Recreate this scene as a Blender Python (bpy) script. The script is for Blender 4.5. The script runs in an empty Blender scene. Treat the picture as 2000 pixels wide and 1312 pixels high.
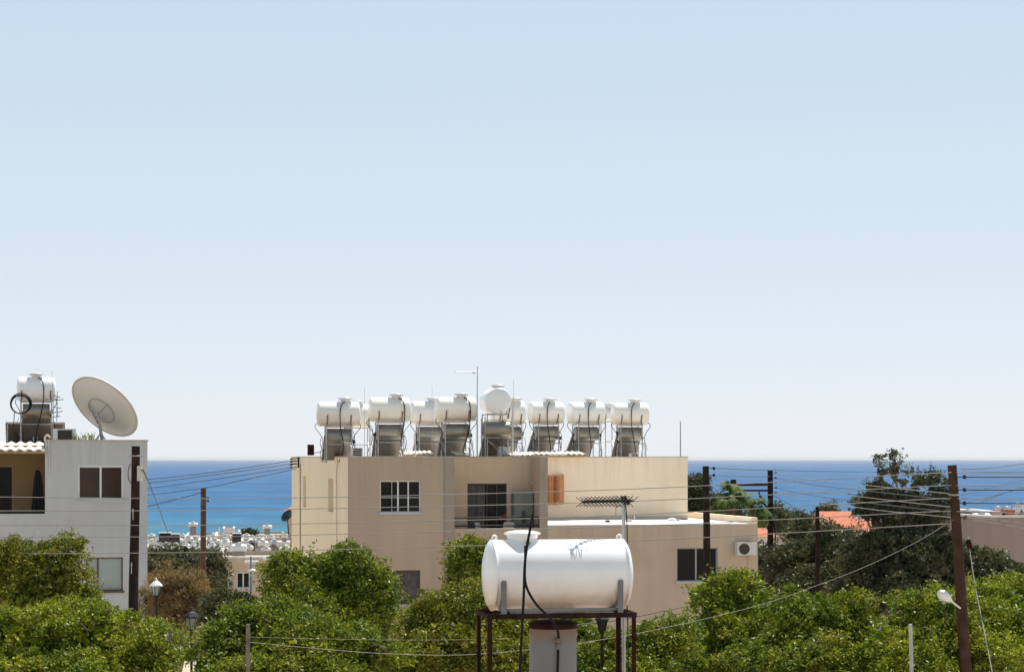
import bpy, math, random
import numpy as np
from mathutils import Vector, Matrix

# ------------------------------------------------------------------ camera, sky, sun, exposure
F = 4000.0          # focal length in photo pixels (2000 wide)
HY = 895.5          # eye level row
EYE = 40.0          # eye height above the sea
SC = bpy.context.scene
cam_d = bpy.data.cameras.new("camera")
cam = bpy.data.objects.new("camera", cam_d)
SC.collection.objects.link(cam)
cam.location = (0, 0, EYE)
cam.rotation_euler = (math.radians(90), 0, 0)
cam_d.sensor_width = 36.0
cam_d.lens = 36.0 * F / 2000.0
cam_d.shift_y = (HY - 656.0) / 2000.0
cam_d.clip_start = 0.5
cam_d.clip_end = 200000.0
SC.camera = cam

SUN_DIR = Vector((0.25, 0.47, 1.0)).normalized()      # towards the sun
elev = math.asin(SUN_DIR.z)
azim = math.atan2(SUN_DIR.x, SUN_DIR.y)
world = bpy.data.worlds.new("World")
SC.world = world
world.use_nodes = True
wn = world.node_tree
wn.nodes.clear()
sky = wn.nodes.new("ShaderNodeTexSky")
sky.sky_type = 'NISHITA'
sky.sun_disc = False
sky.sun_elevation = elev
sky.sun_rotation = azim
sky.altitude = 0.0
sky.air_density = 0.5
sky.dust_density = 0.3
sky.ozone_density = 2.0
bg = wn.nodes.new("ShaderNodeBackground")
bg.inputs[1].default_value = 0.105
wo = wn.nodes.new("ShaderNodeOutputWorld")
# thin bright summer haze veiling the clear-sky colour evenly
tint = wn.nodes.new("ShaderNodeMixRGB"); tint.blend_type = 'MULTIPLY'; tint.inputs[0].default_value = 1
tint.inputs[2].default_value = (0.22, 0.15, 0.13, 1)
veil = wn.nodes.new("ShaderNodeMixRGB"); veil.blend_type = 'ADD'; veil.inputs[0].default_value = 1
veil.inputs[2].default_value = (3.50, 4.62, 5.25, 1)
wn.links.new(sky.outputs[0], tint.inputs[1]); wn.links.new(tint.outputs[0], veil.inputs[1])
# the veil thins towards the zenith
wtc = wn.nodes.new("ShaderNodeTexCoord"); wsp = wn.nodes.new("ShaderNodeSeparateXYZ"); wmr = wn.nodes.new("ShaderNodeMapRange")
wmr.inputs[1].default_value = 0.25; wmr.inputs[2].default_value = 0.8; wmr.inputs[3].default_value = 1.0; wmr.inputs[4].default_value = 0.35
wn.links.new(wtc.outputs['Generated'], wsp.inputs[0]); wn.links.new(wsp.outputs[2], wmr.inputs[0])
wmx = wn.nodes.new("ShaderNodeMixRGB"); wmx.inputs[1].default_value = (0, 0, 0, 1); wmx.inputs[2].default_value = (3.76, 4.74, 5.46, 1)
wn.links.new(wmr.outputs[0], wmx.inputs[0]); wn.links.new(wmx.outputs[0], veil.inputs[2])
wm2 = wn.nodes.new("ShaderNodeMapRange"); wm2.inputs[1].default_value = 0.0; wm2.inputs[2].default_value = 0.21
wm2.inputs[3].default_value = 1.0; wm2.inputs[4].default_value = 0.0
wx2 = wn.nodes.new("ShaderNodeMixRGB"); wx2.inputs[1].default_value = (0, 0, 0, 1); wx2.inputs[2].default_value = (0.95, 0.42, 0.0, 1)
wn.links.new(wsp.outputs[2], wm2.inputs[0]); wn.links.new(wm2.outputs[0], wx2.inputs[0])
vl2 = wn.nodes.new("ShaderNodeMixRGB"); vl2.blend_type = 'ADD'; vl2.inputs[0].default_value = 1
wn.links.new(veil.outputs[0], vl2.inputs[1]); wn.links.new(wx2.outputs[0], vl2.inputs[2])
wn.links.new(vl2.outputs[0], bg.inputs[0])
wn.links.new(bg.outputs[0], wo.inputs[0])

sl = bpy.data.lights.new("sun", 'SUN')
sl.energy = 5.0
sl.angle = math.radians(0.53)
sl.color = (1.0, 0.955, 0.89)
sun = bpy.data.objects.new("sun", sl)
SC.collection.objects.link(sun)
sun.location = (0, 0, 90)
sun.rotation_euler = SUN_DIR.to_track_quat('Z', 'Y').to_euler()

SC.view_settings.view_transform = 'Standard'
SC.view_settings.look = 'None'
SC.view_settings.exposure = 0.43
SC.view_settings.gamma = 1.0
SC.view_settings.use_curve_mapping = False
SC.cycles.max_bounces = 8
SC.cycles.diffuse_bounces = 4
SC.cycles.transparent_max_bounces = 8

GROUND = 31.0
R = math.radians
HAZE = 2.4e-5        # density of the sea air per metre


def at(px, py, Y):
    return Vector(((px - 1000.0) / F * Y, Y, EYE - (py - HY) / F * Y))


# ------------------------------------------------------------------ materials
def new_mat(name):
    m = bpy.data.materials.new(name)
    m.use_nodes = True
    return m, m.node_tree, m.node_tree.nodes['Principled BSDF']


def mat(name, col, rough=0.7, metal=0.0, var=0.10, scale=1.5, bump=0.15, bscale=30.0, streak=0.0,
        stain=None, stain_amt=0.5, stain_scale=3.0, spec=0.5, coord='Object', drip=None):
    m, nt, b = new_mat(name)
    N, L = nt.nodes, nt.links
    b.inputs['Roughness'].default_value = rough
    b.inputs['Metallic'].default_value = metal
    b.inputs['Specular IOR Level'].default_value = spec
    tc = N.new('ShaderNodeTexCoord')
    no = N.new('ShaderNodeTexNoise'); no.inputs['Scale'].default_value = scale; no.inputs['Detail'].default_value = 6
    L.new(tc.outputs[coord], no.inputs['Vector'])
    rp = N.new('ShaderNodeValToRGB')
    c = Vector(col)
    rp.color_ramp.elements[0].position = 0.3
    rp.color_ramp.elements[1].position = 0.7
    rp.color_ramp.elements[0].color = (*[max(0, x * (1 - var)) for x in c], 1)
    rp.color_ramp.elements[1].color = (*[min(1, x * (1 + var)) for x in c], 1)
    L.new(no.outputs['Fac'], rp.inputs['Fac'])
    out = rp.outputs['Color']
    if streak > 0:
        mp = N.new('ShaderNodeMapping'); mp.inputs['Scale'].default_value = (2.1, 2.1, 0.16)
        L.new(tc.outputs[coord], mp.inputs['Vector'])
        n2 = N.new('ShaderNodeTexNoise'); n2.inputs['Scale'].default_value = 1.3; n2.inputs['Detail'].default_value = 5
        L.new(mp.outputs[0], n2.inputs['Vector'])
        r2 = N.new('ShaderNodeValToRGB')
        r2.color_ramp.elements[0].position = 0.32
        r2.color_ramp.elements[1].position = 0.62
        r2.color_ramp.elements[0].color = (1 - streak, 1 - streak, 1 - streak, 1)
        r2.color_ramp.elements[1].color = (1, 1, 1, 1)
        L.new(n2.outputs['Fac'], r2.inputs['Fac'])
        mx = N.new('ShaderNodeMixRGB'); mx.blend_type = 'MULTIPLY'; mx.inputs[0].default_value = 1
        L.new(out, mx.inputs[1]); L.new(r2.outputs['Color'], mx.inputs[2])
        out = mx.outputs[0]
    if stain is not None:
        n3 = N.new('ShaderNodeTexNoise'); n3.inputs['Scale'].default_value = stain_scale; n3.inputs['Detail'].default_value = 8
        L.new(tc.outputs[coord], n3.inputs['Vector'])
        r3 = N.new('ShaderNodeValToRGB')
        r3.color_ramp.elements[0].position = 0.5
        r3.color_ramp.elements[1].position = 0.68
        r3.color_ramp.elements[0].color = (0, 0, 0, 1)
        r3.color_ramp.elements[1].color = (stain_amt, stain_amt, stain_amt, 1)
        L.new(n3.outputs['Fac'], r3.inputs['Fac'])
        mx = N.new('ShaderNodeMixRGB')
        L.new(r3.outputs['Color'], mx.inputs[0]); L.new(out, mx.inputs[1])
        mx.inputs[2].default_value = (*stain, 1)
        out = mx.outputs[0]
    if drip is not None:      # rain runs under the roof edge, fading downwards
        sp = N.new('ShaderNodeSeparateXYZ'); L.new(tc.outputs[coord], sp.inputs[0])
        mr = N.new('ShaderNodeMapRange'); mr.inputs[1].default_value = drip[0]; mr.inputs[2].default_value = drip[1]; L.new(sp.outputs[2], mr.inputs[0])
        mp = N.new('ShaderNodeMapping'); mp.inputs['Scale'].default_value = (4.3, 4.3, 0.22); L.new(tc.outputs[coord], mp.inputs['Vector'])
        n4 = N.new('ShaderNodeTexNoise'); n4.inputs['Scale'].default_value = 1.6; n4.inputs['Detail'].default_value = 8; n4.inputs['Roughness'].default_value = .7
        L.new(mp.outputs[0], n4.inputs['Vector'])
        r4 = N.new('ShaderNodeMapRange'); r4.inputs[1].default_value = .48; r4.inputs[2].default_value = .68; r4.inputs[4].default_value = drip[2]; L.new(n4.outputs['Fac'], r4.inputs[0])
        mu = N.new('ShaderNodeMath'); mu.operation = 'MULTIPLY'; L.new(mr.outputs[0], mu.inputs[0]); L.new(r4.outputs[0], mu.inputs[1])
        mx = N.new('ShaderNodeMixRGB'); L.new(mu.outputs[0], mx.inputs[0]); L.new(out, mx.inputs[1]); mx.inputs[2].default_value = (*[q * .45 for q in col], 1)
        out = mx.outputs[0]
    L.new(out, b.inputs['Base Color'])
    if bump > 0:
        nb = N.new('ShaderNodeTexNoise'); nb.inputs['Scale'].default_value = bscale; nb.inputs['Detail'].default_value = 4
        L.new(tc.outputs[coord], nb.inputs['Vector'])
        bp = N.new('ShaderNodeBump'); bp.inputs['Strength'].default_value = bump; bp.inputs['Distance'].default_value = 0.02
        L.new(nb.outputs['Fac'], bp.inputs['Height']); L.new(bp.outputs[0], b.inputs['Normal'])
    return m


def tank_mat(name, col, dirt, z0, z1, amt=0.8):
    """white plastic/fibreglass with rust-brown grime gathered on its lower side (object Z from z0 up to z1)"""
    m = mat(name, col, rough=0.32, var=0.03, scale=3, bump=0.03, bscale=18)
    nt = m.node_tree; N, L = nt.nodes, nt.links
    b = N['Principled BSDF']
    src = b.inputs['Base Color'].links[0].from_socket
    tc = N.new('ShaderNodeTexCoord'); sp = N.new('ShaderNodeSeparateXYZ')
    L.new(tc.outputs['Object'], sp.inputs[0])
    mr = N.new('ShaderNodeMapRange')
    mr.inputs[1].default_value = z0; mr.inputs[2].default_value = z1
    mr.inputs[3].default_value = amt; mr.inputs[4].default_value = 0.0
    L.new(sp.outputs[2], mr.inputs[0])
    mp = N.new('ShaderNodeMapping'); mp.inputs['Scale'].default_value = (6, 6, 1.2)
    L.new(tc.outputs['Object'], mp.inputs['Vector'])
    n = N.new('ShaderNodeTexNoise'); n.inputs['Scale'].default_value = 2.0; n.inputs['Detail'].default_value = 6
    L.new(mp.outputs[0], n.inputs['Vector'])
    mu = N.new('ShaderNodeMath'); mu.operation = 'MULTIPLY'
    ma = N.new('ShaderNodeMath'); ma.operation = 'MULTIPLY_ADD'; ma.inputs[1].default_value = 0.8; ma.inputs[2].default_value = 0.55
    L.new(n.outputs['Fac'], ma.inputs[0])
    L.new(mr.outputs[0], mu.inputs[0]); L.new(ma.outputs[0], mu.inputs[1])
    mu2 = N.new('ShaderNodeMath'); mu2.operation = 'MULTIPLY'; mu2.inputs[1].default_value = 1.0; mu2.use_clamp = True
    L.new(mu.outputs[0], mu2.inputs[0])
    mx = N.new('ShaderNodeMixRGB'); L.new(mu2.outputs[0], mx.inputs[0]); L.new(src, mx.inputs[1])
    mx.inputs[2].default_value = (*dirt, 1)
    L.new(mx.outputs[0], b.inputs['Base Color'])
    return m


def leaf_mat(name, dark, light, odd=None, odd_amt=0.12, trans=0.20, rough=0.5):
    m, nt, b = new_mat(name)
    N, L = nt.nodes, nt.links
    b.inputs['Roughness'].default_value = rough
    b.inputs['Specular IOR Level'].default_value = 0.3
    g = N.new('ShaderNodeNewGeometry')
    rp = N.new('ShaderNodeValToRGB')
    rp.color_ramp.elements[0].color = (*dark, 1)
    rp.color_ramp.elements[1].color = (*light, 1)
    L.new(g.outputs['Random Per Island'], rp.inputs['Fac'])
    out = rp.outputs['Color']
    tc = N.new('ShaderNodeTexCoord')
    no = N.new('ShaderNodeTexNoise'); no.inputs['Scale'].default_value = 1.1; no.inputs['Detail'].default_value = 4
    L.new(tc.outputs['Object'], no.inputs['Vector'])
    r2 = N.new('ShaderNodeValToRGB')
    r2.color_ramp.elements[0].position = 0.35; r2.color_ramp.elements[1].position = 0.65
    r2.color_ramp.elements[0].color = (0.7, 0.8, 0.9, 1)
    r2.color_ramp.elements[1].color = (1.3, 1.15, 0.9, 1)
    L.new(no.outputs['Fac'], r2.inputs['Fac'])
    mx = N.new('ShaderNodeMixRGB'); mx.blend_type = 'MULTIPLY'; mx.inputs[0].default_value = 1
    L.new(out, mx.inputs[1]); L.new(r2.outputs['Color'], mx.inputs[2]); out = mx.outputs[0]
    if odd is not None:
        n3 = N.new('ShaderNodeTexNoise'); n3.inputs['Scale'].default_value = 2.3; n3.inputs['Detail'].default_value = 5
        L.new(tc.outputs['Object'], n3.inputs['Vector'])
        mt = N.new('ShaderNodeMapRange')
        mt.inputs[1].default_value = 0.52; mt.inputs[2].default_value = 0.66
        mt.inputs[3].default_value = 0; mt.inputs[4].default_value = odd_amt
        L.new(n3.outputs['Fac'], mt.inputs[0])
        m3 = N.new('ShaderNodeMixRGB'); L.new(mt.outputs[0], m3.inputs[0]); L.new(out, m3.inputs[1])
        m3.inputs[2].default_value = (*odd, 1); out = m3.outputs[0]
    L.new(out, b.inputs['Base Color'])
    tr = N.new('ShaderNodeBsdfTranslucent')
    m4 = N.new('ShaderNodeMixRGB'); m4.blend_type = 'MULTIPLY'; m4.inputs[0].default_value = 1
    L.new(out, m4.inputs[1]); m4.inputs[2].default_value = (1.5, 1.5, 0.6, 1)
    L.new(m4.outputs[0], tr.inputs[0])
    ms = N.new('ShaderNodeMixShader'); ms.inputs[0].default_value = trans
    L.new(b.outputs[0], ms.inputs[1]); L.new(tr.outputs[0], ms.inputs[2])
    mo = N['Material Output']; L.new(ms.outputs[0], mo.inputs[0])
    return m


def glass_mat(name, col=(0.014, 0.014, 0.015), rough=0.08, spec=0.12):
    return mat(name, col, rough=rough, var=0.25, scale=1.2, bump=0.02, bscale=2.0, spec=spec)


M = {}
M['taupe'] = mat('taupe_render', (0.51, 0.385, 0.30), 0.9, var=0.07, scale=0.35, bump=0.25, bscale=60, streak=0.07, stain=(0.40, 0.29, 0.21), stain_amt=0.35, stain_scale=0.7, spec=0.2, drip=(7.3, 9.1, 0.32))
M['cream'] = mat('cream_render', (0.90, 0.745, 0.56), 0.9, var=0.04, scale=0.5, bump=0.25, bscale=60, streak=0.05, stain=(0.74, 0.56, 0.38), stain_amt=0.3, stain_scale=0.8, spec=0.2, drip=(7.6, 9.1, 0.26))
M['tan'] = mat('tan_render', (0.63, 0.47, 0.34), 0.9, var=0.05, scale=0.6, bump=0.25, bscale=60, spec=0.2, drip=(7.6, 9.1, 0.26))
M['grey_taupe'] = mat('grey_taupe_render', (0.37, 0.30, 0.25), 0.9, var=0.08, scale=0.9, bump=0.25, bscale=60, spec=0.2)
M['taupe_low'] = mat('light_taupe_render', (0.58, 0.445, 0.35), 0.9, var=0.07, scale=0.35, bump=0.25, bscale=60, streak=0.08, stain=(0.44, 0.32, 0.24), stain_amt=0.35, stain_scale=0.6, spec=0.2, drip=(5.6, 6.9, 0.3))
M['coping'] = mat('coping', (0.50, 0.43, 0.36), 0.9, var=0.15, scale=3)
M['membrane'] = mat('white_membrane', (0.80, 0.79, 0.77), 0.7, var=0.06, scale=2, stain=(0.45, 0.36, 0.28), stain_amt=0.45, stain_scale=1.3)
M['upstand'] = mat('grey_upstand', (0.52, 0.47, 0.43), 0.85, var=0.08, scale=2)
M['grey_wall'] = mat('grey_white_render', (0.56, 0.55, 0.565), 0.9, var=0.05, scale=0.4, bump=0.25, bscale=50, streak=0.08, stain=(0.44, 0.41, 0.39), stain_amt=0.3, stain_scale=0.6, spec=0.2, drip=(7.6, 9.7, 0.34))
M['ochre'] = mat('ochre_render', (0.30, 0.20, 0.095), 0.9, var=0.06, scale=0.8)
M['white_frame'] = mat('white_frame_paint', (0.72, 0.73, 0.76), 0.45, var=0.03, bump=0)
M['grey_frame'] = mat('grey_frame_paint', (0.34, 0.35, 0.37), 0.5, var=0.05, bump=0)
M['brown_frame'] = mat('brown_frame_wood', (0.12, 0.07, 0.045), 0.6, var=0.2, scale=6)
M['sill'] = mat('marble_sill', (0.50, 0.50, 0.52), 0.5, var=0.06)
M['glass'] = glass_mat('dark_glass')
M['glass_warm'] = glass_mat('reddish_glass', (0.045, 0.024, 0.020), 0.1, 0.25)
M['black_gap'] = mat('dark_interior', (0.012, 0.012, 0.013), 0.9, var=0.1, bump=0)
M['blind'] = mat('roller_blind', (0.38, 0.41, 0.40), 0.8, var=0.04, bump=0)
M['galv'] = mat('galvanised_steel', (0.42, 0.42, 0.43), 0.42, metal=0.75, var=0.18, scale=9, bump=0.05)
M['collector'] = mat('aluminium_jacket', (0.30, 0.28, 0.245), 0.42, metal=0.85, var=0.2, scale=3, bump=0.08, bscale=7,
                     stain=(0.33, 0.27, 0.10), stain_amt=0.35, stain_scale=2.2)
M['panel_back'] = mat('panel_back_sheet', (0.21, 0.18, 0.155), 0.5, metal=0.6, var=0.18, scale=2.5, bump=0.08, bscale=5,
                      stain=(0.34, 0.20, 0.10), stain_amt=0.35)
M['panel_glass'] = glass_mat('collector_glass', (0.012, 0.014, 0.02), 0.1)
M['dull_galv'] = mat('dull_zinc', (0.19, 0.19, 0.20), 0.6, metal=0.2, var=0.2, scale=9, bump=0.05, spec=0.3)
M['rust'] = mat('rusty_steel', (0.032, 0.013, 0.011), 0.85, var=0.4, scale=9, bump=0.3, bscale=60, spec=0.1)
M['bracket'] = mat('brown_bracket', (0.20, 0.16, 0.13), 0.7, metal=0.2, var=0.25, scale=10)
M['rustlight'] = mat('rust_stained_metal', (0.27, 0.26, 0.26), 0.6, metal=0.3, var=0.1, scale=4, streak=0.25, stain=(0.30, 0.13, 0.06), stain_amt=0.35, stain_scale=2.5)
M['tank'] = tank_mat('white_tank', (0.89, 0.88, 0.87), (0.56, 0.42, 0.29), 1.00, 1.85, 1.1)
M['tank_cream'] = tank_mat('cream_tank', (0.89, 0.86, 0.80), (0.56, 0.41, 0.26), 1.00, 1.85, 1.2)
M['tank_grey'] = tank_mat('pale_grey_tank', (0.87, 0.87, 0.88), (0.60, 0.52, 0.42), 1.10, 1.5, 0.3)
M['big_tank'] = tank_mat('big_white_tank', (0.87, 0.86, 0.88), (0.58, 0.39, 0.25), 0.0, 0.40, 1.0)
M['lid'] = mat('lid_plastic', (0.62, 0.62, 0.62), 0.4, var=0.04, bump=0)
M['hose'] = mat('black_hose', (0.008, 0.008, 0.009), 0.7, var=0.1, bump=0, spec=0.2)
M['cable'] = mat('aluminium_cable', (0.30, 0.27, 0.25), 0.6, var=0.1, bump=0)
M['dark_cable'] = mat('dark_cable', (0.07, 0.075, 0.085), 0.6, var=0.1, bump=0)
M['pole'] = mat('creosote_timber', (0.040, 0.027, 0.022), 0.9, var=0.35, scale=4, streak=0.35, bump=0.4, bscale=25, spec=0.1)
M['pole_brown'] = mat('weathered_timber', (0.075, 0.040, 0.028), 0.9, var=0.35, scale=4, streak=0.3, bump=0.4, bscale=25, spec=0.1)
M['pole_light'] = mat('sunbleached_timber', (0.17, 0.10, 0.07), 0.9, var=0.35, scale=4, streak=0.3, bump=0.4, bscale=25, spec=0.1)
M['post_grey'] = mat('greyed_timber', (0.24, 0.20, 0.17), 0.9, var=0.3, scale=5, streak=0.3, spec=0.1)
M['iron'] = mat('black_iron', (0.012, 0.012, 0.014), 0.6, var=0.2, bump=0.05, spec=0.3)
M['porcelain'] = mat('insulator_porcelain', (0.55, 0.53, 0.50), 0.3, var=0.05, bump=0)
M['dish'] = mat('dish_paint', (0.68, 0.65, 0.60), 0.5, var=0.04, scale=2, bump=0.03)
M['corr'] = mat('corrugated_sheet', (0.74, 0.71, 0.64), 0.55, var=0.12, scale=2.5, stain=(0.35, 0.22, 0.12), stain_amt=0.4)
M['timber'] = mat('raw_timber', (0.36, 0.25, 0.14), 0.8, var=0.2, scale=5)
M['shutter'] = mat('orange_shutter', (0.55, 0.22, 0.075), 0.6, var=0.15, scale=5, bump=0.0)
M['cabinet'] = mat('grey_cabinet', (0.17, 0.18, 0.17), 0.5, var=0.06, bump=0.0)
M['plastic_white'] = mat('white_plastic', (0.66, 0.60, 0.55), 0.5, var=0.05, bump=0)
M['ac'] = mat('ac_case', (0.62, 0.61, 0.60), 0.5, var=0.06, scale=4, bump=0)
M['fan'] = mat('ac_fan_dark', (0.04, 0.04, 0.04), 0.6, var=0.2, bump=0)
M['cloth_black'] = mat('black_cloth', (0.018, 0.018, 0.022), 0.9, var=0.3, bump=0.2)
M['curtain'] = mat('curtain_cloth', (0.10, 0.085, 0.085), 0.9, var=0.3, scale=6, bump=0.1)
M['pink_cloth'] = mat('pink_cloth', (0.10, 0.02, 0.035), 0.9, var=0.2)
M['lamp_glass'] = mat('lantern_glass', (0.30, 0.31, 0.30), 0.25, var=0.08, bump=0)
M['lamp_white'] = mat('lamp_white', (0.80, 0.80, 0.80), 0.35, var=0.03, bump=0)
M['bark'] = mat('bark', (0.22, 0.17, 0.12), 0.95, var=0.3, scale=8, bump=0.5, bscale=20)
M['beige_far'] = mat('sand_render', (0.60, 0.47, 0.36), 0.9, var=0.10, scale=0.7, streak=0.12, stain=(0.30, 0.24, 0.19), stain_amt=0.4, stain_scale=1.2)
M['pink_far'] = mat('pink_render', (0.58, 0.40, 0.34), 0.9, var=0.1, scale=0.6, streak=0.12)
M['white_far'] = mat('white_render', (0.74, 0.71, 0.68), 0.9, var=0.08, scale=0.8, streak=0.12)
M['brown_far'] = mat('dusty_brown_render', (0.36, 0.265, 0.235), 0.9, var=0.06, scale=0.5, streak=0.08)
M['tiles'] = mat('terracotta_tiles', (0.42, 0.125, 0.055), 0.85, var=0.25, scale=3, bump=0.5, bscale=10)
M['roof_grey'] = mat('dusty_flat_roof', (0.38, 0.34, 0.30), 0.9, var=0.2, scale=1.0)
M['dark_tank'] = mat('dark_collector', (0.02, 0.022, 0.026), 0.35, var=0.3, bump=0)
M['blue'] = mat('blue_paint', (0.06, 0.14, 0.36), 0.6, var=0.1)
M['leaf_bright'] = leaf_mat('bright_green_leaves', (0.024, 0.054, 0.005), (0.360, 0.430, 0.034), (0.34, 0.31, 0.06), 0.5)
M['leaf_mid'] = leaf_mat('mid_green_leaves', (0.016, 0.040, 0.005), (0.290, 0.360, 0.030), (0.28, 0.25, 0.06), 0.4)
M['leaf_olive'] = leaf_mat('yellow_green_leaves', (0.024, 0.042, 0.005), (0.320, 0.345, 0.035), (0.32, 0.26, 0.07), 0.5)
M['leaf_dark'] = leaf_mat('dark_green_leaves', (0.014, 0.022, 0.011), (0.130, 0.145, 0.080), (0.15, 0.13, 0.09), 0.4, trans=0.2)
M['leaf_grey'] = leaf_mat('dusty_green_leaves', (0.025, 0.040, 0.018), (0.085, 0.100, 0.050), (0.16, 0.13, 0.09), 0.4, trans=0.2)
M['leaf_brown'] = leaf_mat('brownish_twigs', (0.100, 0.075, 0.040), (0.400, 0.275, 0.190), (0.12, 0.14, 0.03), 0.7, trans=0.25)
M['frond'] = leaf_mat('palm_fronds', (0.014, 0.040, 0.008), (0.140, 0.220, 0.040), (0.20, 0.17, 0.07), 0.1, trans=0.25, rough=.7)
M['dead_frond'] = mat('dead_fronds', (0.13, 0.12, 0.06), 0.9, var=0.2, scale=5)


# ------------------------------------------------------------------ mesh builder
class MB:
    def __init__(s):
        s.v = []; s.f = []; s.sm = []
        s.mats = []; s.mi = []; s.cur = 0

    def use(s, m):
        if m not in s.mats: s.mats.append(m)
        s.cur = s.mats.index(m); return s

    def add(s, vs, fs, smooth=False, T=None):
        n = len(s.v)
        for p in vs:
            p = Vector(p)
            s.v.append(tuple(T @ p) if T is not None else tuple(p))
        for f in fs:
            s.f.append(tuple(i + n for i in f)); s.sm.append(smooth); s.mi.append(s.cur)
        return s

    def box(s, c, d, T=None, rz=0, rx=0, ry=0):
        x, y, z = (q / 2 for q in d)
        vs = [Vector(q) for q in [(-x, -y, -z), (x, -y, -z), (x, y, -z), (-x, y, -z), (-x, -y, z), (x, -y, z), (x, y, z), (-x, y, z)]]
        if rz or rx or ry:
            rm = Matrix.Rotation(rz, 3, 'Z') @ Matrix.Rotation(rx, 3, 'X') @ Matrix.Rotation(ry, 3, 'Y')
            vs = [rm @ q for q in vs]
        vs = [q + Vector(c) for q in vs]
        return s.add(vs, [(0, 3, 2, 1), (4, 5, 6, 7), (0, 1, 5, 4), (1, 2, 6, 5), (2, 3, 7, 6), (3, 0, 4, 7)], False, T)

    def bb(s, x0, x1, y0, y1, z0, z1):
        return s.box(((x0 + x1) / 2, (y0 + y1) / 2, (z0 + z1) / 2), (abs(x1 - x0), abs(y1 - y0), abs(z1 - z0)))

    def quad(s, a, b, c, d):
        return s.add([a, b, c, d], [(0, 1, 2, 3)])

    def tube(s, pts, r, seg=8, caps=True, smooth=True, T=None):
        pts = [Vector(p) for p in pts]
        n = len(pts)
        rs = [r] * n if not isinstance(r, (list, tuple)) else list(r)
        rings = []
        up = None
        for i, p in enumerate(pts):
            if i == 0: t = pts[1] - pts[0]
            elif i == n - 1: t = pts[-1] - pts[-2]
            else: t = (pts[i + 1] - pts[i - 1])
            t = t.normalized() if t.length > 1e-9 else Vector((0, 0, 1))
            if up is None:
                up = Vector((0, 0, 1)) if abs(t.z) < 0.9 else Vector((0, 1, 0))
            a = t.cross(up)
            if a.length < 1e-4: a = t.cross(Vector((1, 0, 0)))
            a.normalize(); b = a.cross(t).normalized(); up = b
            rings.append([p + (a * math.cos(2 * math.pi * k / seg) + b * math.sin(2 * math.pi * k / seg)) * rs[i] for k in range(seg)])
        vs = [q for rg in rings for q in rg]
        fs = []
        for i in range(n - 1):
            for k in range(seg):
                k2 = (k + 1) % seg
                fs.append((i * seg + k, i * seg + k2, (i + 1) * seg + k2, (i + 1) * seg + k))
        s.add(vs, fs, smooth, T)
        if caps:
            s.add(rings[0], [tuple(range(seg))], False, T)
            s.add(rings[-1], [tuple(reversed(range(seg)))], False, T)
        return s

    def lathe(s, prof, seg=24, T=None, smooth=True):
        """profile of (radius, height) about local Z"""
        vs = []
        for r_, z in prof:
            for k in range(seg):
                a = 2 * math.pi * k / seg
                vs.append((r_ * math.cos(a), r_ * math.sin(a), z))
        fs = []
        for i in range(len(prof) - 1):
            for k in range(seg):
                k2 = (k + 1) % seg
                fs.append((i * seg + k, i * seg + k2, (i + 1) * seg + k2, (i + 1) * seg + k))
        s.add(vs, fs, smooth, T)
        return s

    def build(s, name, m='ground', parent=None, loc=None, rot=None):
        me = bpy.data.meshes.new(name)
        me.from_pydata(s.v, [], s.f)
        me.polygons.foreach_set('use_smooth', s.sm)
        if s.mats:
            for k in s.mats: me.materials.append(M[k])
            me.polygons.foreach_set('material_index', s.mi)
        else:
            me.materials.append(M[m] if isinstance(m, str) else m)
        me.update()
        o = bpy.data.objects.new(name, me)
        SC.collection.objects.link(o)
        if parent is not None: o.parent = parent
        if loc is not None: o.location = loc
        if rot is not None: o.rotation_euler = rot
        return o


def tag(o, label=None, cat=None, group=None, kind=None):
    if label: o['label'] = label
    if cat: o['category'] = cat
    if group: o['group'] = group
    if kind: o['kind'] = kind
    return o


def empty(name, loc, rz=0.0, label=None, cat=None, group=None):
    o = bpy.data.objects.new(name, None)
    SC.collection.objects.link(o)
    o.empty_display_size = 0.3
    o.location = loc; o.rotation_euler = (0, 0, rz)
    return tag(o, label, cat, group)


def world_mesh(mb, name, m, label, cat, group=None, base=None):
    """top-level mesh whose origin sits at base"""
    b = Vector(base) if base is not None else Vector(mb.v[0])
    mb.v = [tuple(Vector(p) - b) for p in mb.v]
    o = mb.build(name, m); o.location = b
    return tag(o, label, cat, group)


AX = Matrix.Rotation(math.pi / 2, 4, 'Y')      # local Z -> X


def smooth_pts(pts, n=8):
    """Catmull-Rom through points"""
    P = [Vector(p) for p in pts]
    P = [P[0] * 2 - P[1]] + P + [P[-1] * 2 - P[-2]]
    out = []
    for i in range(1, len(P) - 2):
        for k in range(n):
            t = k / n
            a, b, c, d = P[i - 1], P[i], P[i + 1], P[i + 2]
            out.append(0.5 * ((2 * b) + (c - a) * t + (2 * a - 5 * b + 4 * c - d) * t * t + (3 * b - a - 3 * c + d) * t ** 3))
    out.append(P[-2])
    return out


ORD = ['first', 'second', 'third', 'fourth', 'fifth', 'sixth', 'seventh', 'eighth', 'ninth', 'tenth', 'eleventh', 'twelfth',
       'thirteenth', 'fourteenth', 'fifteenth', 'sixteenth', 'seventeenth', 'eighteenth', 'nineteenth', 'twentieth',
       'twenty-first', 'twenty-second', 'twenty-third', 'twenty-fourth', 'twenty-fifth', 'twenty-sixth']

# ------------------------------------------------------------------ terrain and sea
PROFILE = [(-400, 44), (-60, 33), (0, 31), (90, 31), (115, 28.5), (150, 26), (250, 21), (500, 11), (1000, 1.5), (1160, -3)]


def ground_z(y):
    for (a, za), (b, zb) in zip(PROFILE, PROFILE[1:]):
        if y <= b: return za + (zb - za) * (y - a) / (b - a)
    return PROFILE[-1][1]


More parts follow.
